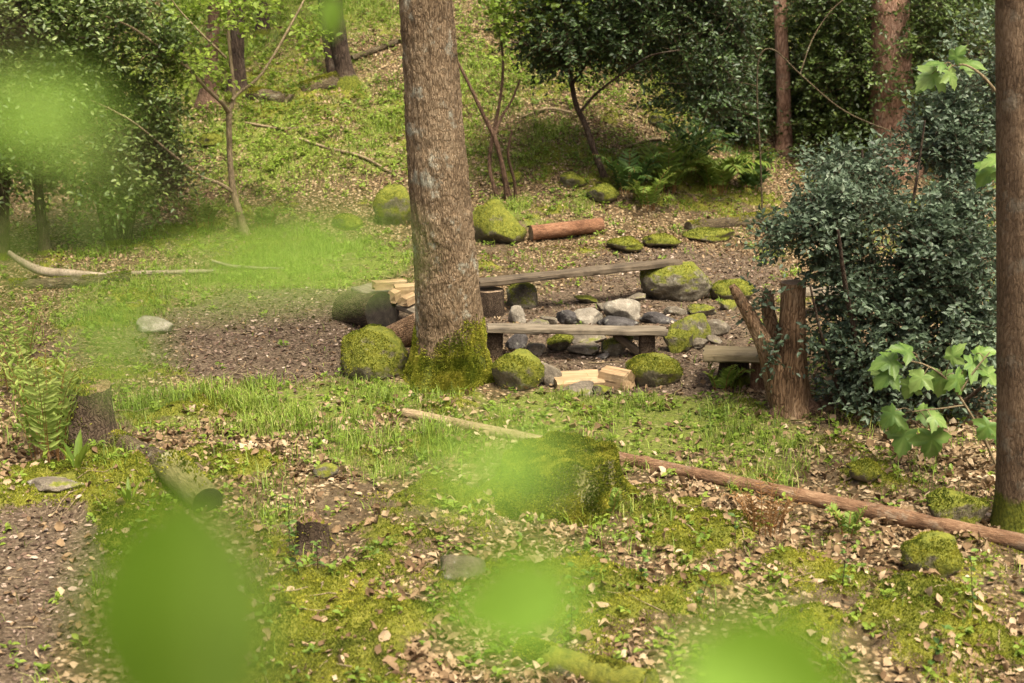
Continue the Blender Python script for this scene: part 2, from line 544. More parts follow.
M['hollyfar'] = leaf_mat('holly_leaf_mid', [(0, (.03, .05, .009)), (.5, (.07, .11, .02)), (.85, (.115, .17, .034)), (1, (.19, .24, .06))], .45, .25, .4)
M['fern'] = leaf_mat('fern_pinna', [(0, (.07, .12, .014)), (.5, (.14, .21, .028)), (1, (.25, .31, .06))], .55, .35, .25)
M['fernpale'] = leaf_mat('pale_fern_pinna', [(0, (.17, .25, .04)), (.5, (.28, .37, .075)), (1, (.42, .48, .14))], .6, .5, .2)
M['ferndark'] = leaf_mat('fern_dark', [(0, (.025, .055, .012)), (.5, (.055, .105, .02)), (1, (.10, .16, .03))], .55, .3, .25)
M['deadfern'] = leaf_mat('dead_bracken', [(0, (.10, .045, .015)), (.5, (.21, .11, .04)), (1, (.34, .21, .09))], .8, .2, .1)
M['sycamore'] = leaf_mat('sycamore_leaf', [(0, (.08, .155, .028)), (.5, (.14, .235, .045)), (1, (.24, .34, .09))], .45, .4, .35)
M['near'] = leaf_mat('beech_leaf', [(0, (.095, .19, .012)), (.5, (.15, .275, .022)), (1, (.225, .37, .055))], .45, .5, .3)
M['twig'] = bark_mat('twig_bark', [(.04, .026, .016), (.09, .06, .036), (.16, .115, .07), (.22, .17, .11)], 1., .3)
M['twigpale'] = bark_mat('twig_bark_pale', [(.08, .06, .03), (.17, .13, .07), (.27, .21, .12), (.36, .29, .18)], 1., .3, bump=.4)
M['oak'] = bark_mat('oak_bark', [(.028, .016, .010), (.115, .068, .040), (.215, .135, .085), (.34, .235, .16)], 1., .15, None, .45)
M['oakright'] = bark_mat('tall_trunk_bark', [(.045, .03, .018), (.135, .09, .052), (.215, .15, .09), (.32, .24, .155)], 1.4, .27, (.45, .35), .25, .9, .7)
M['pine'] = bark_mat('pine_bark', [(.08, .042, .026), (.25, .14, .088), (.40, .25, .165), (.52, .37, .27)], .7, .3, None, .2)
M['darkbark'] = bark_mat('dark_bark', [(.014, .010, .007), (.045, .030, .020), (.085, .06, .04), (.14, .105, .075)], 1., .2, (.22, .25), .15)
M['brownbark'] = bark_mat('brown_bark', [(.03, .018, .011), (.095, .056, .034), (.16, .10, .064), (.24, .16, .11)], 1., .2)
M['redbark'] = bark_mat('red_log_bark', [(.06, .028, .014), (.185, .092, .048), (.30, .17, .095), (.40, .27, .17)], 1., .35, None, .1, .5, .5)
M['polebark'] = bark_mat('pole_bark', [(.045, .025, .013), (.16, .09, .048), (.28, .18, .102), (.45, .335, .22)], 1.1, .25, None, .25, .6, .5)
M['polepeeled'] = bark_mat('peeled_pole', [(.14, .10, .05), (.29, .215, .12), (.42, .33, .20), (.52, .43, .28)], 1.1, .25, None, .15, .5, .4)
M['mossbark'] = bark_mat('mossy_bark', [(.025, .018, .010), (.075, .055, .030), (.13, .105, .055), (.21, .18, .11)], 1., .3, None, .3)
M['olivebark'] = bark_mat('olive_bark', [(.07, .06, .022), (.16, .145, .055), (.26, .235, .10), (.36, .32, .17)], 1., .3, None, .3, .5, .3)
M['palewood'] = bark_mat('bare_branch', [(.10, .08, .05), (.24, .19, .13), (.40, .33, .24), (.52, .45, .35)], 1., .2, None, .1, .4, .3)
M['logbark'] = bark_mat('log_bark', [(.02, .014, .009), (.055, .038, .024), (.10, .072, .045), (.16, .12, .08)], 1., .2)
M['rotten'] = bark_mat('rotten_wood', [(.035, .021, .011), (.15, .09, .047), (.28, .18, .10), (.42, .30, .18)], .9, .1, None, .1, .9)
M['rock'] = rock_mat('grey_stone', [(.045, .037, .026), (.125, .104, .073), (.245, .21, .15)], .3)
M['rockpale'] = rock_mat('pale_stone', [(.08, .068, .05), (.20, .175, .13), (.34, .305, .235)], .15)
M['rockdark'] = rock_mat('sooty_stone', [(.016, .014, .012), (.045, .04, .036), (.10, .092, .083)], 0.)
M['rockmoss'] = rock_mat('mossy_stone', [(.045, .04, .024), (.115, .10, .06), (.21, .185, .12)], .98)
M['rockhalf'] = rock_mat('half_mossy_stone', [(.045, .039, .026), (.11, .096, .064), (.21, .185, .13)], .72)
M['rockbrown'] = rock_mat('brown_stone', [(.03, .022, .014), (.085, .064, .043), (.16, .125, .09)], .2)
M['plank'] = wood_mat('weathered_plank', [(.07, .055, .036), (.145, .118, .078), (.25, .21, .145)], 'X')
M['planktan'] = wood_mat('tan_plank', [(.08, .062, .03), (.17, .135, .072), (.28, .225, .13)], 'X')
M['plankdark'] = wood_mat('dark_plank', [(.035, .026, .016), (.085, .064, .039), (.16, .125, .08)], 'X')
M['freshwood'] = wood_mat('split_wood', [(.16, .10, .048), (.30, .205, .105), (.45, .335, .19)], 'X', .9, .6)
M['sawn'] = end_mat('sawn_end', [(.10, .065, .038), (.20, .14, .085), (.33, .25, .165)])
M['sawndark'] = end_mat('dark_sawn_end', [(.009, .007, .005), (.02, .016, .011), (.045, .036, .026)])

# ------------------------------------------------------------------ terrain mesh
def axis(parts):
    out = []
    for a, b, s in parts:
        out.append(np.arange(a, b, s))
    return np.concatenate(out)


gx = np.concatenate([-np.geomspace(9.5, 90, 28)[::-1], np.arange(-9, 9.01, .07), np.geomspace(9.5, 90, 28)])
gy = np.concatenate([np.linspace(-40, 4, 40), np.arange(4.3, 7, .15), np.arange(7, 21, .055), np.arange(21, 30, .09), np.geomspace(30.2, 140, 40)])
X, Y = np.meshgrid(gx, gy)
Z = T(X, Y)
mb = MB()
nx, ny = len(gx), len(gy)
i = np.arange(ny - 1)[:, None] * nx; j = np.arange(nx - 1)[None]
mb.add(np.stack([X, Y, Z], -1), [np.stack([i + j, i + j + 1, i + nx + j + 1, i + nx + j], -1).reshape(-1, 4)])
ter = mb.build('ground', M['ground'])
tag(ter, 'woodland floor of leaf litter, moss, grass and bare earth rising to a slope', 'ground', kind='structure')
mk = masks(X, Y)
for k in mk:
    a = ter.data.attributes.new(k, 'FLOAT', 'POINT'); a.data.foreach_set('value', mk[k].ravel().astype(np.float32))


# ------------------------------------------------------------------ ground scatter
KEEP_OUT = []      # (x, y, r): nothing grows inside trunks, stumps, boulders


def scatter(n, y0, y1, wide=.37, seed=0):
    r = np.random.default_rng(seed)
    # uniform over the visible wedge
    yy = np.sqrt(r.random(n) * ((y1 + 2) ** 2 - (y0 + 2) ** 2) + (y0 + 2) ** 2) - 2
    xx = (r.random(n) * 2 - 1) * (wide * yy + .6)
    return xx, yy, r


def clear(x, y, grow=1.0):
    ok = np.ones(len(x), bool)
    for a, b, c in KEEP_OUT:
        ok &= ((x - a) ** 2 + (y - b) ** 2) > (c * grow) ** 2
    return ok


def ground_normal(x, y, e=.05):
    dzdx = (T0(x + e, y) - T0(x - e, y)) / (2 * e); dzdy = (T0(x, y + e) - T0(x, y - e)) / (2 * e)
    return unit(np.stack([-dzdx, -dzdy, np.ones_like(dzdx)], -1))


# ------------------------------------------------------------------ rocks
def ico(sub):
    import bmesh
    bm = bmesh.new(); bmesh.ops.create_icosphere(bm, subdivisions=sub, radius=1.0)
    v = np.array([x.co[:] for x in bm.verts]); f = np.array([[x.index for x in p.verts] for p in bm.faces]); bm.free()
    return v, f


ICO = {k: ico(k) for k in (3, 4, 5)}


def rock(label, x0, y0, x1, y1, mat, seed, deep=.8, cat='boulder', name='boulder', sub=4, rough=.2, cuts=5, moss=0, rot=0., lean=0., group=None, mossmat='moss', sink=.3, cutd=.62):
    """a stone whose outline covers the photo's box x0..x1, y0..y1"""
    r = np.random.default_rng(seed)
    p = ground((x0 + x1) / 2, y1 - 2)
    s = ppm(p)
    w = (x1 - x0) / s / 2
    dpt = w * deep
    p[1] += dpt * .75
    p[2] = float(T(p[0], p[1]))
    s = ppm(p)
    w = (x1 - x0) / s / 2
    dep = math.atan2(CAMH - p[2], p[1])
    hh = max(((y1 - y0) / s - dpt * 1.1 * math.sin(dep)) / math.cos(dep), .25 * w)
    v, f = ICO[sub]
    v = v.copy()
    for k in range(cuts):
        n = unit(r.normal(size=3) + np.array([0, 0, .2])); d = cutd + .25 * r.random()
        h = v @ n
        v = v - np.maximum(h - d, 0)[:, None] * n * .85
    v = v * (1 + rough * 1.3 * fbm(v * 1.3 + seed * 3.1, 3, seed))[:, None]
    v = v * (1 + .09 * fbm(v * 4 + seed, 4, seed + 5))[:, None]
    v[:, 2] = (v[:, 2] - v[:, 2].min()) / (v[:, 2].max() - v[:, 2].min())
    for a in (0, 1): v[:, a] = (v[:, a] - (v[:, a].max() + v[:, a].min()) / 2) / ((v[:, a].max() - v[:, a].min()) / 2)
    if rot:
        c, q = math.cos(rot), math.sin(rot)
        v[:, :2] = v[:, :2] @ np.array([[c, q], [-q, c]])
        v[:, 0] /= np.abs(v[:, 0]).max()
    v[:, 0] += lean * (v[:, 2] - .5)
    v = v * np.array([w, dpt, hh * (1 + sink)]) - np.array([0, 0, hh * sink])
    o = MB().add(v, [f]).build(name, mat, None, p)
    tag(o, label, cat, group)
    KEEP_OUT.append((p[0], p[1], w * .75))
    if moss:
        mm = MB(); moss_on(mm, v, f, int(moss * 3), r, .011 + .03 * min(w, .4) * .3, hole=-.35); mm.build('moss', M[mossmat], o)
    return o


def moss_on(mm, v, f, n, r, size, up=.15, cond=None, patch=3., hole=-.22):
    """short tufts of moss on the upward faces of a mesh"""
    f = np.asarray(f)
    if f.shape[1] == 4: f = np.vstack([f[:, :3], f[:, [0, 2, 3]]])
    a, b, c = v[f[:, 0]], v[f[:, 1]], v[f[:, 2]]
    nr = np.cross(b - a, c - a); ar = np.linalg.norm(nr, axis=1) / 2; nr = unit(nr)
    wgt = ar * np.clip(nr[:, 2] + .25, 0, 1) ** 1.4 if cond is None else ar * cond((a + b + c) / 3, nr)
    if wgt.sum() <= 0: return
    k = r.choice(len(f), n, p=wgt / wgt.sum())
    u1, u2 = r.random((2, n)); sw = u1 + u2 > 1; u1[sw] = 1 - u1[sw]; u2[sw] = 1 - u2[sw]
    pos = a[k] + (b - a)[k] * u1[:, None] + (c - a)[k] * u2[:, None]
    keep = fbm(pos * patch, 3, 77) > hole + .2 * r.random(n)
    pos = pos[keep]; nn = nr[k][keep]; m = len(pos)
    d = unit(nn + .8 * r.normal(size=(m, 3)) * .6 + np.array([0, 0, .3]))
    put_leaves(mm, pos - nn * size * .2, d, r.normal(size=(m, 3)), size * (.6 + .9 * r.random(m)), .45, .1, 0, 0, np.clip(.5 + .9 * fbm(pos * 9, 2, 5) + .3 * r.normal(size=m), 0, 1))


# ------------------------------------------------------------------ logs, planks, stumps
def zquat(p0, p1, twist=0.):
    d = Vector([float(x) for x in (np.asarray(p1) - np.asarray(p0))])
    return d.to_track_quat('Z', 'Y') @ Quaternion((0, 0, 1), twist)


def log(name, label, cat, p0, p1, r0, r1, mat, endmat=None, seed=0, segs=20, rings=40, bow=.0, group=None, amp=.05, knots=0, ends=(0, 1), moss=0):
    p0 = np.asarray(p0, float); p1 = np.asarray(p1, float)
    L = np.linalg.norm(p1 - p0); z = np.linspace(0, L, rings)
    rr = np.random.default_rng(seed)
    off = np.stack([bow * L * np.sin(z / L * math.pi) * .6, bow * L * np.sin(z / L * 2.3 + seed) * .5, np.zeros_like(z)], -1)
    off -= off[0]
    path = off + np.stack([0 * z, 0 * z, z], -1)
    rad = r0 + (r1 - r0) * z / L
    rad = rad * (1 + amp * noise3(np.stack([z * 3, 0 * z + seed, 0 * z], -1), seed))
    for k in range(knots):
        q = rr.random() * L
        rad = rad + r0 * .16 * np.exp(-((z - q) / (r0 * .7)) ** 2)

    def dsp(th, s, r):
        return r * (amp * fbm(np.stack([np.cos(th) * 1.1, np.sin(th) * 1.1, s * 2.2 / max(r0 * 8, .2)], -1), 3, seed) + .5 * amp * noise3(np.stack([np.cos(th) * 4, np.sin(th) * 4, s * 5], -1), seed + 2))
    m = MB()
    V = tube(m, path, rad, segs, 0, .5, dsp, cap=True)
    o = m.build(name, mat)
    o.rotation_mode = 'QUATERNION'; o.rotation_quaternion = zquat(p0, p1, rr.random() * 6)
    o.location = p0
    tag(o, label, cat, group)
    if endmat:
        for e in ends:
            ring = V[0] if e == 0 else V[-1]
            c = ring.mean(0); q = ring + (ring - c) * -.02; sgn = -1 if e == 0 else 1
            vv = np.vstack([q, c + (q - c) * .5, c[None]]); vv[:, 2] += sgn * .003
            vv[:-1, 2] += .004 * noise3(vv[:-1] * 60, seed) * 1
            a = np.arange(segs); b = (a + 1) % segs
            f1 = np.stack([a, b, segs + b, segs + a], -1); f2 = np.stack([segs + a, segs + b, np.full(segs, 2 * segs)], -1)
            if e == 0: f1 = f1[:, ::-1]; f2 = f2[:, ::-1]
            MB().add(vv, [f1, f2]).build('cut_end', endmat, o)
    if moss:
        i_ = np.arange(rings - 1)[:, None] * segs; j_ = np.arange(segs)[None]; j2 = (j_ + 1) % segs
        q = np.stack([i_ + j_, i_ + j2, i_ + segs + j2, i_ + segs + j_], -1).reshape(-1, 4)
        Mx = np.array(o.rotation_quaternion.to_matrix())
        upl = Mx.T @ np.array([0, 0, 1.])
        mm = MB(); moss_on(mm, V.reshape(-1, 3), q, moss, rr, max(.016, r0 * .2), cond=lambda c, n: np.clip(n @ upl - .1, 0, 1)); mm.build('moss', M['moss'], o)
    return o


def board_mesh(L, W, H, seed=0, nx=60, ny=8, rough=.011, wane=.0):
    """a sawn board along X with slightly uneven, worn edges (closed)"""
    x = np.linspace(-L / 2, L / 2, nx)
    prof = []
    e = min(H, W) * .16
    for (sx, sz, qx, qz) in [(-1, -1, 0, 1), (-1, -1, 1, 0)]: pass
    yz = [(-W / 2, -H / 2 + e), (-W / 2, H / 2 - e), (-W / 2 + e, H / 2)]
    yz += [(yy, H / 2) for yy in np.linspace(-W / 2 + e * 2, W / 2 - e * 2, ny)]
    yz += [(W / 2 - e, H / 2), (W / 2, H / 2 - e), (W / 2, -H / 2 + e), (W / 2 - e, -H / 2)]
    yz += [(yy, -H / 2) for yy in np.linspace(W / 2 - e * 2, -W / 2 + e * 2, ny)] + [(-W / 2 + e, -H / 2)]
    yz = np.array(yz); n = len(yz)
    V = np.zeros((nx, n, 3)); V[..., 0] = x[:, None]; V[..., 1:] = yz[None]
    q = V.copy()
    V[..., 1] += rough * fbm(q * np.array([3, .2, .2]) + seed, 3, seed) * np.sign(yz[:, 0])[None] * 2.2
    V[..., 2] += rough * fbm(q * np.array([4, 14, 14]) + seed, 3, seed + 1)
    V[..., 0] += rough * 1.3 * noise3(q * np.array([0, 40, 40.]) + seed, seed + 3) * (np.abs(x) > L / 2 - 1e-6)[:, None]
    if wane:
        V[..., 1] += wane * noise3(q * np.array([1.7, 0, 0]) + seed * 3, seed + 7) * (yz[:, 0] > 0)[None]
    i_ = np.arange(nx - 1)[:, None] * n; j_ = np.arange(n)[None]; j2 = (j_ + 1) % n
    faces = [np.stack([i_ + j_, i_ + n + j_, i_ + n + j2, i_ + j2], -1).reshape(-1, 4)]
    faces.append(np.arange(n)[None]); faces.append((np.arange(n)[::-1] + (nx - 1) * n)[None])
    return V.reshape(-1, 3), [faces[0][:, ::-1], faces[1][:, ::-1], faces[2][:, ::-1]]


def put_board(o, c, p0, p1, roll=0.):
    d = Vector([float(a) for a in (np.asarray(p1) - np.asarray(p0))]).normalized()
    q = d.to_track_quat('X', 'Z') @ Quaternion((1, 0, 0), roll)
    o.rotation_mode = 'QUATERNION'; o.rotation_quaternion = q
    o.location = [float(a) for a in c]


def plank(name, label, cat, p0, p1, W, H, mat, seed, roll=0., group=None, parent=None, wane=.012, rough=.011):
    p0 = np.asarray(p0, float); p1 = np.asarray(p1, float)
    v, f = board_mesh(np.linalg.norm(p1 - p0), W, H, seed, wane=wane, rough=rough)
    o = MB().add(v, f).build(name, mat, parent)
    put_board(o, (p0 + p1) / 2, p0, p1, roll)
    for p in o.data.polygons: p.use_smooth = len(p.vertices) == 4
    try:
        o.data.set_sharp_from_angle(angle=math.radians(40))
    except Exception: pass
    return tag(o, label, cat, group)


def stump(name, label, base, r, h, mat, topmat, seed, moss=0, flare=.35, tilt=0., jag=.08, squash=1., mossmat='moss', segs=64, rings=40, cat='stump', mosscond=None, mosssize=.022, ecc=0.):
    b = np.asarray(base, float)
    root = thing(name, label, cat, b)
    m = MB()
    z = np.linspace(-.12, h, rings)
    path = np.stack([0 * z + tilt * np.maximum(z, 0), 0 * z, z], -1)
    rad = r * (1 + flare * np.exp(-np.maximum(z, 0) / (h * .35)))
    lob = np.random.default_rng(seed).random() * 6

    def dsp(th, s, rr):
        zz = s - .12
        fl = np.exp(-np.maximum(zz, 0) / (h * .4))
        return rr * (.12 * noise3(np.stack([np.cos(th) * 1.3, np.sin(th) * 1.3, zz * 1.2], -1), seed) + .13 * fl * np.sin(th * 5 + lob) + .035 * fbm(np.stack([np.cos(th) * 8, np.sin(th) * 8, zz * 6], -1), 3, seed + 1))
    V = tube(m, path, rad, segs, 0, .5, dsp, cap=False)
    # uneven top
    top = V[-1]
    jj = jag * h * fbm(np.stack([top[:, 0] * 9, top[:, 1] * 9, 0 * top[:, 0]], -1), 2, seed + 4)
    sl = ecc * top[:, 0]
    m2 = m.v[0]; m2[-segs:, 2] += jj + sl
    for v in m.v: v[:, 1] *= squash
    top = m2[-segs:]
    o = m.build('trunk', mat, root)
    c = top.mean(0)
    inner = [top, c + (top - c) * .7, c + (top - c) * .35, c[None]]
    for q in inner[1:]: q[:, 2] += -.02 * h + .06 * h * fbm(np.stack([q[:, 0] * 12, q[:, 1] * 12, 0 * q[:, 0]], -1), 2, seed + 6)
    vv = np.vstack(inner)
    a = np.arange(segs); bb = (a + 1) % segs
    fs = [np.vstack([np.stack([k * segs + a, k * segs + bb, (k + 1) * segs + bb, (k + 1) * segs + a], -1) for k in (0, 1)]), np.stack([2 * segs + a, 2 * segs + bb, np.full(segs, 3 * segs)], -1)]
    MB().add(vv, fs).build('cut_top', topmat, root)
    KEEP_OUT.append((b[0], b[1], r * 1.05))
    if moss:
        i_ = np.arange(rings - 1)[:, None] * segs; j_ = np.arange(segs)[None]; j2 = (j_ + 1) % segs
        q = np.stack([i_ + j_, i_ + j2, i_ + segs + j2, i_ + segs + j_], -1).reshape(-1, 4)
        q = np.vstack([q])
        V2 = np.vstack([m2, vv]); tf = np.vstack([np.stack([k * segs + a, k * segs + bb, (k + 1) * segs + bb], -1) for k in (0, 1)] + [np.stack([k * segs + a, (k + 1) * segs + bb, (k + 1) * segs + a], -1) for k in (0, 1)] + [fs[1]]) + len(m2)
        tri = np.vstack([q[:, :3], q[:, [0, 2, 3]], tf])
        mm = MB(); moss_on(mm, V2, tri, moss, np.random.default_rng(seed), mosssize, hole=-.7, cond=mosscond or (lambda c, n: np.clip(n[:, 2] + .25, .02, 1))); mm.build('moss', M[mossmat], root)
    return root


# ------------------------------------------------------------------ trees
def px_path(pts, Y, dY=0.):
    """rows (px, py, width px) on a standing plane at distance Y -> centres and radii in metres"""
    out = []
    n = len(pts)
    for k, (a, b, w) in enumerate(pts):
        p = pt(a, b, Y + dY * k / max(n - 1, 1))
        out.append([*p, w / 2 / ppm(p)])
    return np.array(out)


def limb(mb, pr, origin, segs=10, per=8, seed=0, amp=.08, wob=.0):
    pr = np.asarray(pr, float)
    q = smooth_path(pr, max(4, (len(pr) - 1) * per + 1))
    path = q[:, :3] - origin
    if wob:
        k = np.arange(len(path))
        path[1:] += wob * np.stack([noise3(np.stack([k * .7, 0 * k + s, 0 * k], -1), seed) for s in (1.3, 5.1, 9.7)], -1)[1:]
    tube(mb, path, np.maximum(q[:, 3], .0015), segs, 0, .5, (lambda th, s, r: r * amp * noise3(np.stack([np.cos(th) * 2, np.sin(th) * 2, s * 4], -1), seed)) if amp else None, cap=True)


def foliage(mb, vols, n, leaf, seed, per=9, twig=.3, thr=-.1, freq=1.2, width=.5, up=.6, flat=.6, shell=.3, mat=0, twigmat=1, dens_low=0, origin=(0, 0, 0), droop=0., tbase=.5, tw=.003, fold=.12):
    """leafy twigs through ellipsoids (centre, radii); gaps where a noise is low"""
    r = np.random.default_rng(seed)
    origin = np.asarray(origin, float)
    vol = np.array([np.prod(v[1]) ** .8 for v in vols]); vol /= vol.sum()
    P, O = [], []
    for (c, rad), share in zip(vols, vol):
        k = max(4, int(n * share * 1.8))
        u = unit(r.normal(size=(k, 3)))
        p = np.asarray(c) + u * (r.random(k) ** shell * (1 + .45 * fbm(u * 2.2 + np.asarray(c) * 1.7, 3, seed + 3)))[:, None] * np.asarray(rad)
        P.append(p); O.append(u)
    P = np.vstack(P); O = np.vstack(O)
    ok = (fbm(P * freq, 3, seed) > thr) & (P[:, 2] > T0(P[:, 0], P[:, 1]) + .03)
    P, O = P[ok], O[ok]
    if len(P) > n:
        k = r.choice(len(P), n, replace=False); P, O = P[k], O[k]
    N = len(P)
    d = unit(O * .7 + r.normal(size=(N, 3)) * .55 + np.array([0, 0, .12 - droop]))
    L = twig * (.6 + .8 * r.random(N))
    tt = np.linspace(.1, 1, per)
    base = P - d * L[:, None] * .5
    pos = base[:, None] + d[:, None] * (L[:, None] * tt[None])[..., None]
    pos = pos + np.array([0, 0, -1.]) * ((tt ** 2)[None] * L[:, None] * .18)[..., None]
    side = unit(np.cross(d, np.array([0, 0, 1.]) + .3 * r.normal(size=(N, 3))))
    sg = np.where(np.arange(per) % 2 == 0, 1, -1)
    ld = d[:, None] * .55 + side[:, None] * (sg[None, :, None]) * .85 + r.normal(size=(N, per, 3)) * .28
    ld[:, -1] = d + r.normal(size=(N, 3)) * .2
    ln = np.array([0, 0, up]) + r.normal(size=(N, per, 3)) * flat + O[:, None] * .25
    tn = np.clip(tbase + .35 * fbm(P * 1.7, 2, seed + 9)[:, None] + .22 * r.normal(size=(N, per)), 0, 1)
    put_leaves(mb, (pos - origin).reshape(-1, 3), ld.reshape(-1, 3), ln.reshape(-1, 3), (leaf * (.65 + .6 * r.random(N * per))), width, fold, -.15 + .3 * (r.random(N * per) - .5), mat, tn.ravel())
    # twigs: thin three-sided sticks
    t, u = d, side; w = np.cross(d, side)
    e = base + d * L[:, None] - np.array([0, 0, 1.]) * (L * .18)[:, None]
    ring = [u * 1., -u * .5 + w * .87, -u * .5 - w * .87]
    V = np.stack([base + q * tw for q in ring] + [e + q * tw * .4 for q in ring], 1) - origin
    off = np.arange(N)[:, None, None] * 6
    mb.add(V, [(np.array([[0, 1, 4, 3], [1, 2, 5, 4], [2, 0, 3, 5]])[None] + off).reshape(-1, 4)], twigmat)


def vol(px, py, Y, rx, rz, ry=None):
    p = pt(px, py, Y); s = ppm(p)
    return (p, (rx / s, (ry if ry else (rx + rz) / 2) / s, rz / s))


# ================================================================== THE GREAT OAK
b = ground(446, 386)
YO = b[1] + .25      # heart of the trunk
pr = px_path([(409, -420, 38), (413, -260, 45), (419, -110, 50), (425.5, 0, 53), (430, 65, 56), (434, 130, 59), (440, 200, 62), (445, 255, 64), (448, 300, 66), (449.5, 345, 69), (449, 385, 74), (449, 400, 78)], YO)[::-1]
base = np.array([pr[0][0], YO, float(T(pr[0][0], YO))])
root = thing('oak_tree', 'thick furrowed brown trunk in the clearing with bright moss round its foot', 'tree', base)
q = smooth_path(pr, 430)
path = q[:, :3] - base
m = MB()
lobes = [(.2, 1.), (1.5, .6), (2.5, .85), (3.5, .9), (4.6, .7), (5.5, .8)]


def oak_disp(th, s, r):
    z = np.repeat(path[:, 2:3], th.shape[1], 1)
    k = r.mean()
    p = np.stack([np.cos(th) * k * 24, np.sin(th) * k * 24, z * 5.5], -1)
    wv = fbm(p * .6, 2, 40)
    p = p + np.stack([wv * .8, wv * .8, 0 * wv], -1)
    a = noise3(p, 41); bq = noise3(p * np.array([2.2, 2.2, 3.6]) + 7, 42); cq = noise3(p * np.array([2.5, 2.5, 9.]), 43)
    d = .010 * (1 - 2 * np.abs(a)) + .006 * bq + .003 * cq
    fl = 0
    for c, w in lobes:
        dd = np.angle(np.exp(1j * (th - c)))
        fl = fl + w * np.exp(-(dd / .42) ** 2)
    zz = np.maximum(z, -.1)
    d = d + r * (.05 * noise3(np.stack([np.cos(th) * 1.3, np.sin(th) * 1.3, z * .8], -1), 45) + (.14 + .62 * fl) * np.exp(-(zz + .1) / .22))
    return d


V = tube(m, path, q[:, 3] * .95, 150, 0, .5, oak_disp, cap=False)
M['oaktrunk'] = bark_mat('oak_trunk_bark', [(.055, .037, .02), (.165, .113, .063), (.27, .20, .12), (.41, .325, .21)], 1.35, .27, (.55, .5), .75, 1., .9)
m.build('trunk', M['oaktrunk'], root)
KEEP_OUT.append((base[0], base[1], .38))
ii = np.arange(429)[:, None] * 150; jj = np.arange(150)[None]; j2 = (jj + 1) % 150
qd = np.stack([ii + jj, ii + j2, ii + 150 + j2, ii + 150 + jj], -1).reshape(-1, 4)
mm = MB()


def oakmoss(c, n):
    ang = np.arctan2(c[:, 1] - 0, c[:, 0])           # 0 = right, -pi/2 = towards the clearing's near side
    hgt = .36 + .22 * np.cos(ang + .55) + .34 * np.exp(-((np.abs(ang) - 3.0) / .35) ** 2) + .22 * fbm(c * 5, 3, 51)
    gap = np.exp(-(np.angle(np.exp(1j * (ang + 2.05))) / .28) ** 2)
    return np.clip((hgt + .1 - c[:, 2]) / .28, 0, 1) ** 2 * (c[:, 2] > -.05) * np.clip(1 - gap, .05, 1) * np.clip(.55 + 1.1 * fbm(c * 6, 3, 52), 0, 1)


moss_on(mm, V.reshape(-1, 3), qd, 70000, np.random.default_rng(5), .017, cond=oakmoss, patch=4., hole=-.6)
mm.build('moss', M['mossbright'], root)
# limbs and thin spring crown, high above
top = q[-1, :3]
mc = MB(); vols = []
rr = np.random.default_rng(9)
for k in range(6):
    a = k * 1.05 + .4
    e = top + np.array([math.cos(a) * 2.4, math.sin(a) * 2.4, 1.2 + 1.2 * rr.random()])
    mid = top * .55 + e * .45 + np.array([0, 0, .3])
    limb(mc, [[*top, .13], [*mid, .08], [*e, .03]], base, 8, 6, k)
    vols.append((e, (1.5, 1.5, .9)))
mc.build('branch', M['oak'], root)
mf = MB(); foliage(mf, vols, 420, .11, 3, thr=-.05, twig=.5, origin=base)
mf.build('crown', [M['spring'], M['twig']], root)


def simple_tree(name, label, pxs, Y, bark, label_cat='tree', group=None, crown=None, seed=0, flare=.35, segs=28, amp=.012, parts=None, deep=0., basep=None, moss=None):
    """trunk through the photo rows (base first); extra stems, branches and a crown as parts"""
    pr = px_path(pxs, Y, deep)
    base = np.array([pr[0][0], pr[0][1], float(T(pr[0][0], pr[0][1]))])
    root = thing(name, label, label_cat, base, group)
    if pr[0][2] > base[2] - .05: pr = np.vstack([[pr[0][0], pr[0][1], base[2] - .08, pr[0][3] * 1.1], pr])
    q = smooth_path(pr, max(30, int(np.linalg.norm(pr[-1][:3] - pr[0][:3]) / .03)))
    path = q[:, :3] - base
    rad = q[:, 3] * (1 + flare * np.exp(-np.maximum(path[:, 2], 0) / .18))
    m = MB()
    tube(m, path, rad, segs, 0, .5, bark_disp(amp, 14, 3.2, seed), cap=True)
    m.build('trunk', M[bark], root)
    KEEP_OUT.append((base[0], base[1], rad[0] * 1.1))
    for k, (nm, bp, dy) in enumerate(parts or []):
        p2 = px_path(bp, Y, dy)
        mb_ = MB(); limb(mb_, p2, base, 10, 8, seed + k, .1)
        mb_.build(nm, M[bark], root)
    if crown:
        mf = MB(); foliage(mf, origin=base, **crown['f'])
        mf.build('crown', [M[crown['mat']], M['twig']], root)
    return root, base, q


# right edge trunk with a mossy foot
pr = [(1030, 536, 66), (1029, 500, 62), (1028, 440, 58), (1027, 360, 56), (1026, 250, 56), (1025, 130, 56), (1024, 0, 56), (1022, -260, 52), (1020, -520, 44)]
gY = ground(1005, 534)[1]
root, base, q = simple_tree('tall_tree', 'smooth reddish brown trunk with green mossy foot at end of long pole', pr, gY + .15, 'oakright', seed=3, segs=48, flare=.25, amp=.007)
mf = MB(); top = q[-1, :3]
foliage(mf, [(top + np.array([.3, 0, .8]), (1.5, 1.5, 1.)), (top + np.array([1.2, .8, .4]), (1.2, 1.2, .8))], 160, .10, 5, twig=.5, origin=base)
mf.build('crown', [M['spring'], M['twig']], root)

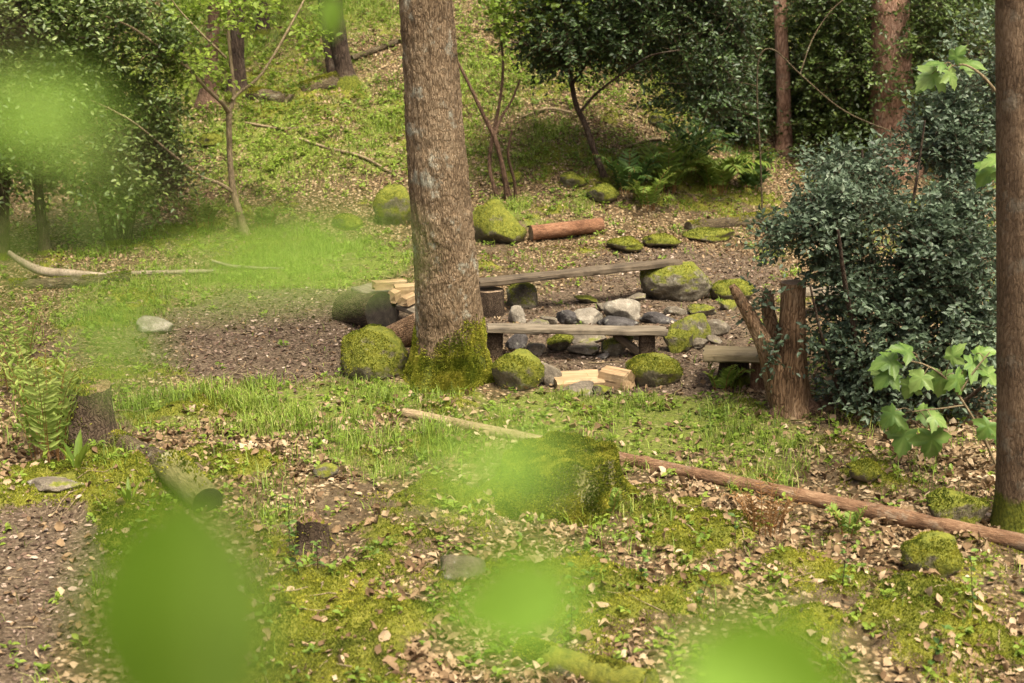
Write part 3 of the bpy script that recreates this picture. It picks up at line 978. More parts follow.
# two pines behind the holly
simple_tree('pine_tree', 'broad flaky reddish pine trunk rising behind the holly bush', [(893, 196, 46), (892, 150, 44), (891, 80, 43), (889, 0, 41), (886, -200, 38), (884, -420, 34)], 23.6, 'pine', seed=4, amp=.02, segs=56, group=None,
            crown=dict(mat='hollyfar', f=dict(vols=[(pt(884, -470, 23.6), (2.2, 2.2, 1.2))], n=90, leaf=.14, seed=3, twig=.6)))
simple_tree('pine_tree', 'slender straight reddish brown trunk left of the broad flaky pine', [(785, 178, 17), (784, 150, 15), (783, 80, 13.5), (780, 0, 12.5), (776, -200, 11), (773, -400, 9)], 24.2, 'pine', seed=5, amp=.008,
            crown=dict(mat='hollyfar', f=dict(vols=[(pt(773, -420, 24.2), (1.5, 1.5, 1.))], n=60, leaf=.14, seed=4, twig=.6)))
# twin dark trunks on the slope
g0 = at(340, 84)
simple_tree('oak_tree', 'dark forked twin trunk high on slope with mossy mound at its foot', [(346, 90, 27), (345, 74, 19), (341, 50, 16), (337, 25, 15), (335, 0, 14), (330, -120, 13), (322, -260, 10)], g0[1], 'darkbark', seed=6, amp=.012,
            parts=[('trunk', [(336, 82, 16), (331, 60, 13), (327, 30, 12), (323, 0, 11), (312, -120, 10), (300, -240, 8)], 0.3)],
            crown=dict(mat='spring', f=dict(vols=[(pt(315, -300, g0[1]), (2.4, 2.4, 1.3))], n=160, leaf=.11, seed=6, twig=.5)))
for lab, pxs, sd in [('dark leaning trunk highest up the slope behind the forked sapling', [(238, 100, 20), (237, 60, 15), (238, 20, 13), (240, 0, 12), (243, -160, 9)], 7),
                     ('short reddish brown trunk on slope left of the forked sapling', [(209, 108, 22), (210, 70, 14), (213, 30, 12), (215, 0, 12), (219, -160, 9)], 8),
                     ('thin dark pole of a trunk at the top of the slope between oaks', [(262, 40, 13), (263, 15, 11), (262, -10, 10), (260, -130, 8)], 9)]:
    g0 = at(pxs[0][0], pxs[0][1] - 4)
    tp = pt(pxs[-1][0], pxs[-1][1], g0[1])
    simple_tree('slope_tree', lab, pxs, g0[1], 'brownbark' if sd == 8 else 'darkbark', seed=sd, amp=.008, group=None,
                crown=dict(mat='spring', f=dict(vols=[(tp, (1.6, 1.6, .9))], n=70, leaf=.11, seed=sd, twig=.5)))

# forked sapling with pale bark
g0 = at(243, 236)
YS = g0[1]
simple_tree('sapling', 'slender pale barked sapling forking into bare arms at the foot of slope', [(246, 240, 9.4), (239, 212, 7.2), (233, 190, 6.5), (230, 160, 5.8), (229, 130, 5.8), (229, 112, 5.8)], YS, 'twigpale', label_cat='sapling', seed=10, flare=.3, segs=14, amp=.003,
            parts=[('branch', [(229, 113, 5), (222, 103, 4.3), (206, 88, 3.7), (186, 66, 3.3), (158, 46, 2.7), (131, 27, 2.3), (100, 14, 1.9), (72, 2, 1.4), (40, -20, 1.2)], -1.2),
                   ('branch', [(229, 113, 4.7), (234, 95, 4), (232, 70, 3.6), (229, 40, 3.2), (229, 10, 3), (234, -40, 2.5), (228, -120, 1.4)], .4),
                   ('branch', [(232, 100, 3.6), (240, 92, 3.2), (258, 78, 2.9), (272, 58, 2.4), (288, 30, 2.2), (304, 0, 1.9), (322, -40, 1.4)], .8),
                   ('branch', [(234, 193, 4.3), (220, 184, 3.6), (200, 176, 3.2), (182, 162, 2.9), (160, 144, 2.3), (136, 124, 1.9), (112, 110, 1.4), (90, 100, 1)], -1.0),
                   ('branch', [(188, 68, 2.5), (183, 52, 2.2), (172, 34, 1.9), (152, 18, 1.6), (134, 4, 1.2), (120, -14, 0.86)], .3),
                   ('branch', [(226, 58, 2.6), (214, 46, 2.2), (196, 28, 1.7), (176, 6, 1.4), (165, -12, 1)], -.6)],
            crown=dict(mat='spring', f=dict(vols=[vol(90, 20, YS, 90, 20), vol(170, 15, YS, 70, 22), vol(235, -5, YS, 90, 45), vol(290, 20, YS, 45, 40), vol(190, 62, YS, 80, 24), vol(330, -20, YS, 60, 40)], n=620, leaf=.085, seed=21, twig=.5, thr=.0, per=9, up=1.2, flat=.4, width=.6, tbase=.6)))

# thin stems in the middle of the slope's foot
g0 = at(508, 200)
simple_tree('sapling', 'thin crooked stems in clump behind the great trunk, with sparse leaves', [(509, 203, 6.5), (507, 190, 5.5), (501, 160, 5), (495, 138, 4.6), (485, 118, 4), (470, 86, 3.4), (456, 58, 2.8), (440, 20, 2)], g0[1], 'brownbark', label_cat='sapling', seed=11, segs=12, amp=.004, flare=.3,
            parts=[('stem', [(499, 203, 4.5), (490, 170, 4), (492, 140, 3.6), (500, 100, 3), (503, 62, 2.6), (498, 25, 2.2), (488, -10, 1.8)], .5),
                   ('stem', [(516, 202, 4), (514, 180, 3.4), (508, 155, 2.8), (512, 130, 2)], -.3),
                   ('branch', [(494, 138, 3.5), (500, 120, 3), (512, 100, 2.4), (520, 80, 1.8)], .3)],
            crown=dict(mat='spring', f=dict(vols=[vol(470, 30, g0[1], 45, 35), vol(505, 20, g0[1], 45, 35), vol(520, 60, g0[1], 30, 24), vol(540, 5, g0[1], 50, 30)], n=190, leaf=.085, seed=22, twig=.4, thr=.05, width=.6, up=1.1)))
g0 = at(606, 186)
YH = g0[1]
simple_tree('holly_tree', 'leaning dark stemmed holly whose dark crown overhangs the fern bank', [(610, 190, 9), (604, 176, 6.5), (594, 150, 6), (584, 122, 5.5), (576, 105, 5), (570, 75, 4.6), (563, 45, 4), (556, 10, 3.4), (548, -40, 2.5)], YH, 'darkbark', seed=12, segs=14, amp=.004, flare=.3,
            parts=[('branch', [(580, 112, 3), (598, 92, 2.6), (622, 74, 2.2), (650, 56, 1.8), (680, 50, 1.2)], -1.2),
                   ('branch', [(568, 65, 4), (550, 52, 3.2), (530, 45, 2.6), (512, 42, 1.8)], -.6),
                   ('branch', [(572, 84, 4), (598, 50, 3.4), (640, 20, 2.8), (690, -10, 2)], .6)],
            crown=dict(mat='holly', f=dict(vols=[vol(570, 25, YH, 62, 40, 60), vol(650, 30, YH, 80, 48, 70), vol(712, 40, YH, 46, 50, 60), vol(545, 60, YH, 26, 12), vol(690, 92, YH, 50, 18, 40), vol(640, -30, YH, 130, 40, 80), vol(718, 103, YH - .6, 28, 14)], n=3300, leaf=.07, seed=23, twig=.55, thr=-.3, freq=1.5, per=11, tbase=.42)))

# holly thicket on the left
for lab, stems, vols_, n_, sd, br in [
    ('dark many stemmed holly tree beside the forked sapling on the left', [[(116, 248, 11), (112, 222, 8), (108, 190, 7), (104, 150, 6), (100, 100, 5)], [(122, 247, 8), (124, 215, 7), (120, 180, 5), (122, 140, 4)], [(127, 246, 7), (135, 205, 6), (145, 170, 5), (152, 140, 4)], [(110, 247, 6), (98, 205, 5), (90, 160, 4)]],
     [(115, 120, 60, 55), (150, 150, 26, 34), (90, 75, 60, 40), (150, 90, 30, 34), (120, 172, 56, 34), (60, 60, 40, 30), (100, -10, 70, 40), (165, 60, 30, 50), (170, 175, 20, 20)], 2000, 31, 'darkbark'),
    ('dark holly tree with one straight stem between two other hollies on the left', [[(46, 258, 13), (42, 225, 10), (38, 180, 9), (40, 130, 8), (44, 60, 6), (46, 0, 4)]],
     [(40, 80, 60, 50), (20, 40, 60, 40), (60, 25, 60, 34), (35, 130, 50, 30), (50, 175, 34, 26), (30, -15, 60, 40)], 1800, 32, 'darkbark'),
    ('holly tree with a thick dark stem farthest out on the left', [[(-2, 262, 20), (1, 230, 15), (3, 180, 13), (4, 120, 11), (2, 40, 8), (0, -30, 5)]],
     [(0, 90, 50, 50), (-30, 50, 60, 60), (20, 5, 60, 40), (-10, 160, 30, 24)], 1400, 33, 'darkbark')]:
    g0 = at(stems[0][0][0], stems[0][0][1] - 3)
    Yh = g0[1]
    simple_tree('holly_tree', lab, stems[0], Yh, br, seed=sd, segs=16, amp=.006, flare=.3,
                parts=[('stem', s_, .4 - .3 * k) for k, s_ in enumerate(stems[1:])],
                crown=dict(mat='hollyfar', f=dict(vols=[vol(a, b_, Yh, c, d_, (c + d_) * .5) for a, b_, c, d_ in vols_], n=n_, leaf=.072, seed=sd, twig=.6, thr=-.04, freq=1.4, per=11, tbase=.68)))

# dark hollies on the slope behind the pines
for lab, x, y, vols_, n_, sd, mt in [
    ('tall dark holly filling the shade between the two pine trunks', 832, 186, [(838, 60, 40, 60), (834, 130, 38, 40), (842, -10, 46, 50)], 1600, 41, 'hollyfar'),
    ('dark holly standing to the right of the broad flaky pine', 955, 190, [(950, 60, 55, 70), (965, 135, 50, 45), (895, 60, 30, 70), (890, 150, 40, 40), (940, -20, 60, 50), (1010, 90, 50, 70)], 2200, 42, 'hollyfar'),
    ('wide leafy holly high on slope behind the slender pine trunk', 712, 96, [(655, 10, 60, 40), (716, 50, 56, 56), (775, 20, 44, 60), (782, 100, 44, 56), (745, 130, 40, 26), (640, 60, 40, 24)], 1700, 45, 'hollyfar'),
    ('tall spreading holly farthest back at the upper right corner', 900, 120, [(870, 20, 60, 50), (940, 40, 60, 60), (1000, 20, 50, 60), (910, 100, 60, 50), (985, 120, 40, 50)], 1500, 46, 'hollyfar'),
    ('low dark holly shrub left of the slender pine above the ferns', 740, 150, [(736, 92, 28, 32), (740, 122, 24, 20)], 500, 43, 'holly')]:
    g0 = at(x, y)
    Yh = g0[1] + (1.0 if sd < 43 else .2)
    simple_tree('holly_tree', lab, [(x, y - 5, 9), (x - 2, y - 45, 7), (x + 2, y - 90, 6), (x, y - 150, 4)], Yh, 'darkbark', seed=sd, segs=12, amp=.004,
                crown=dict(mat=mt, f=dict(vols=[vol(a, b_, Yh, c, d_, (c + d_) * .55) for a, b_, c, d_ in vols_], n=n_, leaf=.075, seed=sd, twig=.55, thr=-.32, freq=1.5, per=11, tbase=.4)))

# the big holly bush on the right
g0 = at(880, 428)
YB = g0[1] + .35
bb = np.array([g0[0], YB, float(T(g0[0], YB))])
root = thing('holly_bush', 'big glossy grey green holly bush spreading between broken stump and tall trunk', 'bush', bb)
stems = [[(872, 436, 9), (868, 400, 8), (858, 350, 6), (846, 290, 5), (838, 230, 3)], [(884, 436, 10), (886, 390, 8), (892, 330, 7), (902, 260, 5), (915, 190, 3), (925, 120, 2)],
         [(896, 434, 8), (915, 400, 7), (938, 350, 6), (955, 290, 4), (970, 220, 3)], [(866, 434, 6), (848, 410, 5), (832, 370, 4), (820, 330, 3), (810, 285, 2)], [(900, 436, 6), (930, 415, 5), (965, 400, 4), (990, 380, 3)],
         [(878, 436, 7), (880, 380, 6), (876, 300, 5), (868, 220, 4), (862, 150, 2.5)]]
for k, s_ in enumerate(stems):
    m_ = MB(); limb(m_, px_path(s_, YB, (-.5, .3, .2, -.4, -.6, .6)[k]), bb, 10, 8, 60 + k, .1); m_.build('stem', M['darkbark'], root)
vv = [(870, 330, 58, 56, .5), (930, 310, 60, 66, .55), (866, 270, 48, 46, .5), (960, 245, 44, 56, .5), (895, 235, 66, 46, .5), (820, 225, 50, 26, .4), (832, 322, 30, 34, .35), (955, 370, 42, 40, .45), (880, 388, 50, 30, .45), (826, 262, 20, 24, .3), (850, 196, 50, 24, .4), (985, 330, 22, 60, .4), (806, 206, 40, 24, .35), (780, 232, 22, 14, .25)]
mf = MB(); foliage(mf, [(pt(a, b_, YB), (c / 118, e, d_ / 118)) for a, b_, c, d_, e in vv], 2000, .058, 61, twig=.36, per=12, thr=-.2, freq=2.6, origin=bb, shell=.42, tbase=.5, tw=.002, up=.7, fold=.16)
M['hollybush'] = leaf_mat('holly_bush_leaf', [(0, (.042, .064, .034)), (.5, (.085, .125, .068)), (.85, (.14, .19, .11)), (1, (.22, .27, .17))], .45, .25, .35)
mf.build('crown', [M['hollybush'], M['twig']], root)
mf = MB(); foliage(mf, [(pt(a, b_, YB + dy), (c / 112, e, d_ / 112)) for a, b_, c, d_, e, dy in [(935, 190, 50, 34, .5, .3), (905, 165, 50, 24, .4, .6), (955, 140, 40, 34, .4, .6), (830, 195, 50, 24, .4, .4), (955, 110, 46, 40, .5, .9), (985, 60, 40, 50, .4, .8), (835, 165, 40, 18, .4, .6), (775, 235, 22, 14, .3, 0), (760, 296, 6, 18, .1, .0), (775, 352, 8, 14, .1, -.1)]], 1000, .055, 62, twig=.36, per=11, thr=-.12, freq=2., origin=bb, tbase=.5, tw=.002)
mf.build('crown', [M['hollybush'], M['twig']], root)

# bare arched sapling stem crossing in front of the pines
g0 = at(762, 210)
simple_tree('sapling', 'long thin bare stem arching right in front of both pine trunks', [(762, 205, 1.8), (760, 150, 1.7), (757, 90, 1.7), (760, 56, 1.7), (774, 50, 1.7), (800, 74, 1.6), (840, 108, 1.5), (880, 127, 1.4), (920, 138, 1.2), (960, 136, 1.1), (992, 134, 1.)], g0[1] - .6, 'mossbark', label_cat='sapling', seed=13, segs=8, amp=.0, flare=.2,
            parts=[('branch', [(757, 86, 1.3), (735, 82, 1.2), (700, 84, 1.), (660, 83, .8)], -.3), ('branch', [(759, 60, 1.4), (738, 25, 1.2), (722, -10, 1.)], .2), ('branch', [(800, 74, 1.6), (812, 40, 1.4), (830, 12, 1.2), (850, -6, 1)], .3)],
            crown=dict(mat='hollyfar', f=dict(vols=[vol(740, 40, g0[1], 40, 24), vol(700, 80, g0[1], 40, 10)], n=16, leaf=.06, seed=3, twig=.3)))

# ------------------------------------------------------------------ sycamore saplings
SYC = np.array([(0, 0), (.16, -.10), (.40, -.14), (.36, .02), (.52, .10), (.74, .30), (.60, .34), (.56, .46), (.33, .42), (.36, .62), (.25, .70), (.22, .84), (.10, .88), (0, 1.05)])
SYC = np.vstack([SYC, SYC[1:-1][::-1] * np.array([-1, 1])])


def lobed_leaf(mb, p, d, nrm, size, droop=.35, tint=.5):
    d = unit(d); x = unit(np.cross(d, nrm)); z = np.cross(x, d)
    o = SYC
    c = np.array([0, .22])
    ring = [o, c + (o - c) * .5]
    P2 = np.vstack([*ring, c[None]])
    n = len(o)
    r2 = np.sum((P2 - c) ** 2, 1)
    rg = np.random.default_rng(int(abs(tint) * 9973))
    an = np.arctan2(P2[:, 0], P2[:, 1] - .1)
    zz = -droop * r2 + .16 * np.abs(np.sin(an * 2.5)) * np.sqrt(r2) + .05 * rg.normal(size=len(P2)) * np.sqrt(r2)
    tint = np.clip(tint + .3 * np.cos(an * 5) * (r2 > .03) + .1 * rg.normal(size=len(P2)), 0, 1)
    Vv = np.asarray(p) + size * (P2[:, :1] * x + P2[:, 1:] * d + zz[:, None] * z)
    a = np.arange(n); b_ = (a + 1) % n
    mb.add(Vv, [np.stack([a, b_, n + b_, n + a], -1), np.stack([n + a, n + b_, np.full(n, 2 * n)], -1)], 0, tint)


def sycamore(label, stems, Y, leaves, seed):
    r = np.random.default_rng(seed)
    P0 = px_path(stems[0], Y)
    base = np.array([P0[0][0], P0[0][1], float(T(P0[0][0], P0[0][1]))])
    P0 = np.vstack([[*(base - [0, 0, .05]), P0[0][3]], P0])
    root = thing('sycamore_sapling', label, 'sapling', base)
    for k, s_ in enumerate(stems):
        m_ = MB(); limb(m_, P0 if k == 0 else px_path(s_, Y), base, 8, 8, seed + k, 0); m_.build('stem' if k == 0 else 'branch', M['twigpale'], root)
    for (a, b_, w, ang, tilt, fr) in leaves:
        p = pt(a, b_, Y + .25 * (r.random() - .5)); s = .84 * w / ppm(p)
        d = np.array([math.cos(ang), -.25 + .3 * r.random(), math.sin(ang)])
        nrm = np.array([.2 * r.normal(), -tilt, .9])
        m_ = MB()
        pd = unit(d); q0 = pt(fr[0], fr[1], Y)
        lobed_leaf(m_, p - base, d, nrm, s, .3 + .3 * r.random(), .3 + .6 * r.random())
        tube(m_, smooth_path(np.array([q0, (q0 + p) / 2 + [0, 0, .02], p + pd * s * .05]) - base, 7), .0035, 5, 1)
        m_.build('leaf', [M['sycamore'], M['twigpale']], root)
    return root


gs = ground(985, 478)
D = math.radians
sycamore('sycamore sapling with broad bright green lobed leaves before the dark holly', [[(1000, 476, 3), (985, 440, 2.8), (965, 405, 2.5), (945, 378, 2.2), (925, 365, 2), (905, 360, 1.5)], [(965, 405, 2), (945, 408, 1.8), (925, 410, 1.6), (912, 412, 1.2)], [(958, 395, 2), (975, 370, 1.7), (990, 352, 1.3)]], gs[1] + .1, [
    (897, 360, 34, D(188), .5, (906, 360)), (894, 372, 30, D(215), .7, (906, 362)), (886, 372, 26, D(240), .8, (904, 362)), (912, 352, 30, D(165), .4, (920, 362)),
    (925, 374, 28, D(225), .7, (930, 368)), (942, 372, 32, D(265), .8, (940, 376)), (955, 374, 30, D(300), .8, (945, 378)), (968, 362, 34, D(340), .6, (958, 384)),
    (975, 354, 26, D(20), .4, (985, 358)), (985, 372, 24, D(320), .6, (975, 370)), (912, 382, 24, D(245), .8, (925, 366)), (950, 360, 26, D(60), .4, (945, 378)),
    (906, 430, 34, D(255), .9, (914, 412)), (932, 432, 38, D(275), .9, (920, 411)), (918, 414, 28, D(10), .5, (914, 411)), (930, 416, 26, D(340), .6, (925, 410)), (896, 410, 28, D(225), .7, (912, 411)), (900, 418, 22, D(240), .7, (912, 412)),
    (990, 422, 26, D(240), .8, (985, 440)), (1000, 432, 20, D(270), .8, (985, 440))], 71)
sycamore('tall sycamore sapling behind the tall trunk with few high lobed leaves', [[(1040, 470, 6), (1036, 400, 5.5), (1030, 300, 5), (1022, 200, 4.5), (1010, 120, 3.5), (990, 84, 3), (968, 66, 2.2), (952, 66, 1.6)], [(1024, 220, 3), (1014, 180, 2.5), (1004, 160, 1.8)], [(1034, 380, 3), (1026, 372, 2), (1018, 368, 1.5)]], gs[1] + .75, [
    (938, 72, 34, D(215), .8, (952, 66)), (948, 70, 26, D(300), .6, (956, 66)), (962, 64, 30, D(0), .4, (958, 66)), (945, 64, 24, D(170), .3, (953, 66)), (928, 78, 22, D(230), .9, (944, 68)), (954, 60, 22, D(60), .4, (956, 66)),
    (993, 166, 30, D(230), .8, (1004, 160)), (1000, 158, 26, D(200), .5, (1005, 160)), (1004, 170, 24, D(270), .8, (1006, 162)), (1018, 368, 26, D(240), .7, (1026, 372)), (1022, 376, 26, D(270), .8, (1026, 372))], 72)

# ================================================================== BENCHES, LOGS AND STONES OF THE FIRE PLACE
# front bench: plank on two posts and a brace
pa, pb = ground(492, 358), ground(650, 357)
hgt = .27
da = unit(pb - pa)
e0, e1 = pt(487, 328, pa[1]), pt(666, 331, pb[1])
bc = (e0 + e1) / 2
root = thing('bench', 'low weathered plank bench on two posts before the fire ring', 'bench', [bc[0], bc[1], float(T(bc[0], bc[1]))])
o = plank('seat', None, None, e0 - np.array(root.location), e1 - np.array(root.location), .26, .052, M['plank'], 3, D(-4), parent=root, wane=.01)
for px, wd, sd, tl in ((495, .15, 4, 0), (647, .15, 5, .02)):
    c = pt(px, 342, bc[1] + .02)
    v, f = board_mesh(.36, .15, wd, sd, 14, 4)
    mt_ = MB().add(v, f).build('leg', M['logbark'], root)
    mt_.rotation_euler = (0, D(90), tl); zt = float(e0[2]) - .026
    mt_.location = [c[0] - bc[0], .02, zt - .18 - root.location[2] + .003]
v, f = board_mesh(.42, .06, .07, 6, 14, 4)
br = MB().add(v, f).build('brace', M['plankdark'], root)
c = pt(632, 345, bc[1])
put_board(br, c - np.array(root.location) + [0, .02, -.02], pt(622, 338, bc[1]), pt(645, 356, bc[1]))

# far bench plank resting on a block and a boulder
p0, p1 = pt(476, 283, ground(490, 318)[1] + .1), pt(677, 262, ground(677, 301)[1] + .3)
plank('bench_plank', 'long dark plank laid from a log block up onto a mossy boulder', 'plank', p0, p1, .24, .06, M['plankdark'], 11, D(-3))
g0 = ground(489, 317)
log('log_block', 'dark upright log block under low end of the long plank', 'log', g0 + [0, .1, -.06], g0 + [0.0, .1, pt(489, 287, g0[1] + .1)[2] - g0[2] - .03], .165, .155, M['logbark'], M['sawn'], 12, 24, 20)

# side bench on the left with firewood
gl = ground(362, 331)
l0 = pt(349, 311, gl[1] + .55); l1 = pt(382, 312, gl[1] + .0)
log('log_block', 'round dark log lying under the left bench plank beside mossy boulder', 'log', l0, l1, .21, .20, M['logbark'], M['sawndark'], 13, 32, 24, ends=(0, 1), amp=.06)
p0 = pt(362, 287, gl[1] + .75); p1 = pt(432, 314, gl[1] - .05)
plank('bench_plank', 'short grey bench plank with split firewood on top beside great trunk', 'plank', p0, p1, .30, .05, M['plank'], 14, D(0))
gk = ground(402, 350)
log('log_block', 'short tilted block of wood holding up plank end beside great trunk', 'log', gk + [-.15, .25, .02], gk + [.18, .2, .22], .15, .14, M['rotten'], M['sawn'], 15, 20, 16)


def split_log(label, c, L, w, h, yaw, seed, mat='freshwood', name='firewood', tri=True, tilt=0., cat='firewood'):
    """a wedge of split wood along X with a bark-free, splintered skin"""
    r = np.random.default_rng(seed)
    prof = np.array([(-.5, -.5), (.5, -.42), (.46, .1), (.1, .5), (-.42, .32)]) if tri else np.array([(-.5, -.5), (.5, -.5), (.5, .42), (-.46, .5)])
    n = len(prof); k = 14
    P = np.vstack([prof[i] + (prof[(i + 1) % n] - prof[i]) * t for i in range(n) for t in np.linspace(0, 1, 5)[:-1]])
    x = np.linspace(-L / 2, L / 2, k)
    V = np.zeros((k, len(P), 3)); V[..., 0] = x[:, None] + .03 * L * r.normal(size=len(P))[None] * (np.abs(x) > L / 2 - 1e-6)[:, None]
    V[..., 1] = P[None, :, 0] * w; V[..., 2] = P[None, :, 1] * h
    V[..., 1:] += .05 * min(w, h) * fbm(V * np.array([4, 30, 30]) + seed, 3, seed)[..., None]
    N = len(P)
    i_ = np.arange(k - 1)[:, None] * N; j_ = np.arange(N)[None]; j2 = (j_ + 1) % N
    q = np.stack([i_ + j_, i_ + j2, i_ + N + j2, i_ + N + j_], -1).reshape(-1, 4)
    o = MB().add(V, [q[:, ::-1] if False else np.flip(q, 1), np.arange(N)[None], (np.arange(N)[::-1] + (k - 1) * N)[None]]).build(name, M[mat], None, c, smooth=False)
    o.rotation_euler = (0, tilt, yaw)
    return tag(o, label, cat)


zb = lambda px, py, Y: pt(px, py, Y)
gY = gl[1]
split_log('long pale split firewood lying crosswise at back of the left bench', zb(389, 284, gY + .5), .34, .10, .10, D(15), 21)
split_log('pale wedge of firewood standing out at front of the left bench', zb(396, 294, gY + .22), .28, .12, .13, D(70), 22)
split_log('pale split firewood half behind the great trunk on left bench', zb(408, 289, gY + .3), .30, .13, .12, D(20), 23)
split_log('small pale firewood end lowest on the left bench next trunk', zb(408, 299, gY + .1), .24, .12, .10, D(65), 24)
ys_ = ground(577, 388)[1] + .05
plank('wood_slab', 'fresh cut flat slab of wood set on stones in grass', 'wood slab', pt(554, 381, ys_), pt(601, 379, ys_ + .06), .30, .06, M['freshwood'], 25, D(3), wane=.05, rough=.012)
split_log('chunky pale split log on the ground beside fresh cut slab', ground(617, 388) + [0, .05, .08], .27, .20, .19, D(-35), 26, tri=True)

# right bench
gr = ground(733, 388)
p0, p1 = pt(704, 354, gr[1] + .15), pt(768, 355, gr[1] + .05)
plank('bench_plank', 'short thick worn plank on a dark stump beside the broken stump', 'plank', p0, p1, .50, .07, M['planktan'], 31, D(-6), rough=.014, wane=.05)
stump('stump', 'low dark stump holding up the short thick plank', gr + [.02, .12, 0], .13, float(p0[2] - .035 - gr[2]) - .012, M['darkbark'], M['sawndark'], 32, flare=.25, jag=.02)
gp = ground(758, 390)
log('log_block', 'short pale upright log block between short plank and broken stump', 'log', gp + [0, 0, -.05], gp + [.0, .02, .26], .075, .07, M['polebark'], M['sawn'], 33, 18, 14)
p0, p1 = pt(796, 292, ground(800, 318)[1]), pt(858, 290, ground(850, 316)[1] + .2)
plank('bench_plank', 'grey plank half hidden under holly leaves behind the broken stump', 'plank', p0, p1, .28, .06, M['plank'], 34, D(-4))
gq = (p0 + p1) / 2
log('log_block', 'dark log block under the plank half hidden by holly', 'log', [gq[0], gq[1], float(T(gq[0], gq[1])) - .05], [gq[0], gq[1], gq[2] - .033], .13, .12, M['logbark'], M['sawn'], 35, 18, 12)

# broken two armed stump
gb = ground(788, 416)
Yb = gb[1] + .1
bb = np.array([gb[0], Yb, float(T(gb[0], Yb))])
root = thing('broken_stump', 'rotten two armed stump with sawn upright stub beside holly bush', 'stump', bb)
m_ = MB()
tube(m_, smooth_path(px_path([(793, 422, 46), (792, 405, 38), (791, 380, 33), (792, 350, 28), (793, 310, 24), (793, 282, 23)], Yb), 70)[:, :3] - bb, smooth_path(px_path([(793, 422, 46), (792, 405, 38), (791, 380, 33), (792, 350, 28), (793, 310, 24), (793, 282, 23)], Yb), 70)[:, 3], 56, 0, .5, bark_disp(.014, 16, 2.2, 81), cap=False)
top = m_.v[0][-56:]; c = top.mean(0)
so = m_.build('stem', M['rotten'], root)
a = np.arange(56); b2 = (a + 1) % 56
MB().add(np.vstack([top, c + (top - c) * .5, c[None] + [0, 0, .004]]), [np.stack([a, b2, 56 + b2, 56 + a], -1), np.stack([56 + a, 56 + b2, np.full(56, 112)], -1)]).build('cut_top', M['sawn'], root)
for k, (s_, dy) in enumerate([([(788, 418, 30), (781, 394, 28), (775, 372, 24), (766, 348, 18), (754, 324, 14), (745, 308, 12), (737, 294, 10), (732, 286, 5)], -.1),
                              ([(787, 414, 30), (782, 380, 26), (776, 345, 18), (770, 318, 14), (768, 300, 12), (768, 291, 4)], .25),
                              ([(798, 420, 34), (806, 408, 22), (815, 410, 14), (822, 418, 6)], -.1), ([(782, 420, 26), (776, 412, 14), (770, 420, 6)], -.15)]):
    P_ = smooth_path(px_path(s_, Yb, dy), 46)
    m_ = MB(); tube(m_, P_[:, :3] - bb, P_[:, 3], 28, 0, .5, bark_disp(.011, 16, 2.4, 82 + k))
    m_.build('stem' if k < 2 else 'buttress', M['rotten' if k < 2 else 'brownbark'], root)
KEEP_OUT.append((bb[0], bb[1], .2))

# boulders
rock('round mossy boulder tight against left foot of the great trunk', 338, 326, 407, 382, M['rockmoss'], 101, 1., moss=2600, sub=5, rough=.2, cuts=0, lean=-.15)
rock('mossy boulder at the right foot of the great trunk', 492, 350, 546, 392, M['rockmoss'], 102, .9, moss=1500, rough=.15, cuts=4)
rock('mossy boulder beside the chunky split log before the fire ring', 627, 354, 684, 389, M['rockmoss'], 103, .9, moss=1500, rough=.14, cuts=4)
rock('big part mossy boulder bearing the high end of long plank', 641, 261, 714, 303, M['rockhalf'], 104, .8, moss=700, sub=5, rough=.15)
rock('mossy boulder sitting right of the one bearing long plank', 712, 278, 757, 303, M['rockmoss'], 105, .9, moss=700)
rock('angular mossy boulder left of the red log at slope foot', 470, 200, 527, 247, M['rockmoss'], 106, .8, moss=900, cuts=8, rough=.25)
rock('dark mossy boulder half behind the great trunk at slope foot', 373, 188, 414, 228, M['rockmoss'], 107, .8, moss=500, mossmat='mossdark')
rock('small mossy cushion of stone nearest the red log', 607, 240, 644, 256, M['rockmoss'], 108, .8, moss=700)
rock('small mossy cushion of stone second from red log', 643, 235, 682, 251, M['rockmoss'], 109, .8, moss=600)
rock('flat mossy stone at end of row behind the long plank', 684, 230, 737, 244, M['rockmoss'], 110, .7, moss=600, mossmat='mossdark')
rock('brown mossy stone under the long plank by log block', 506, 283, 538, 311, M['rockhalf'], 111, .8, moss=250)
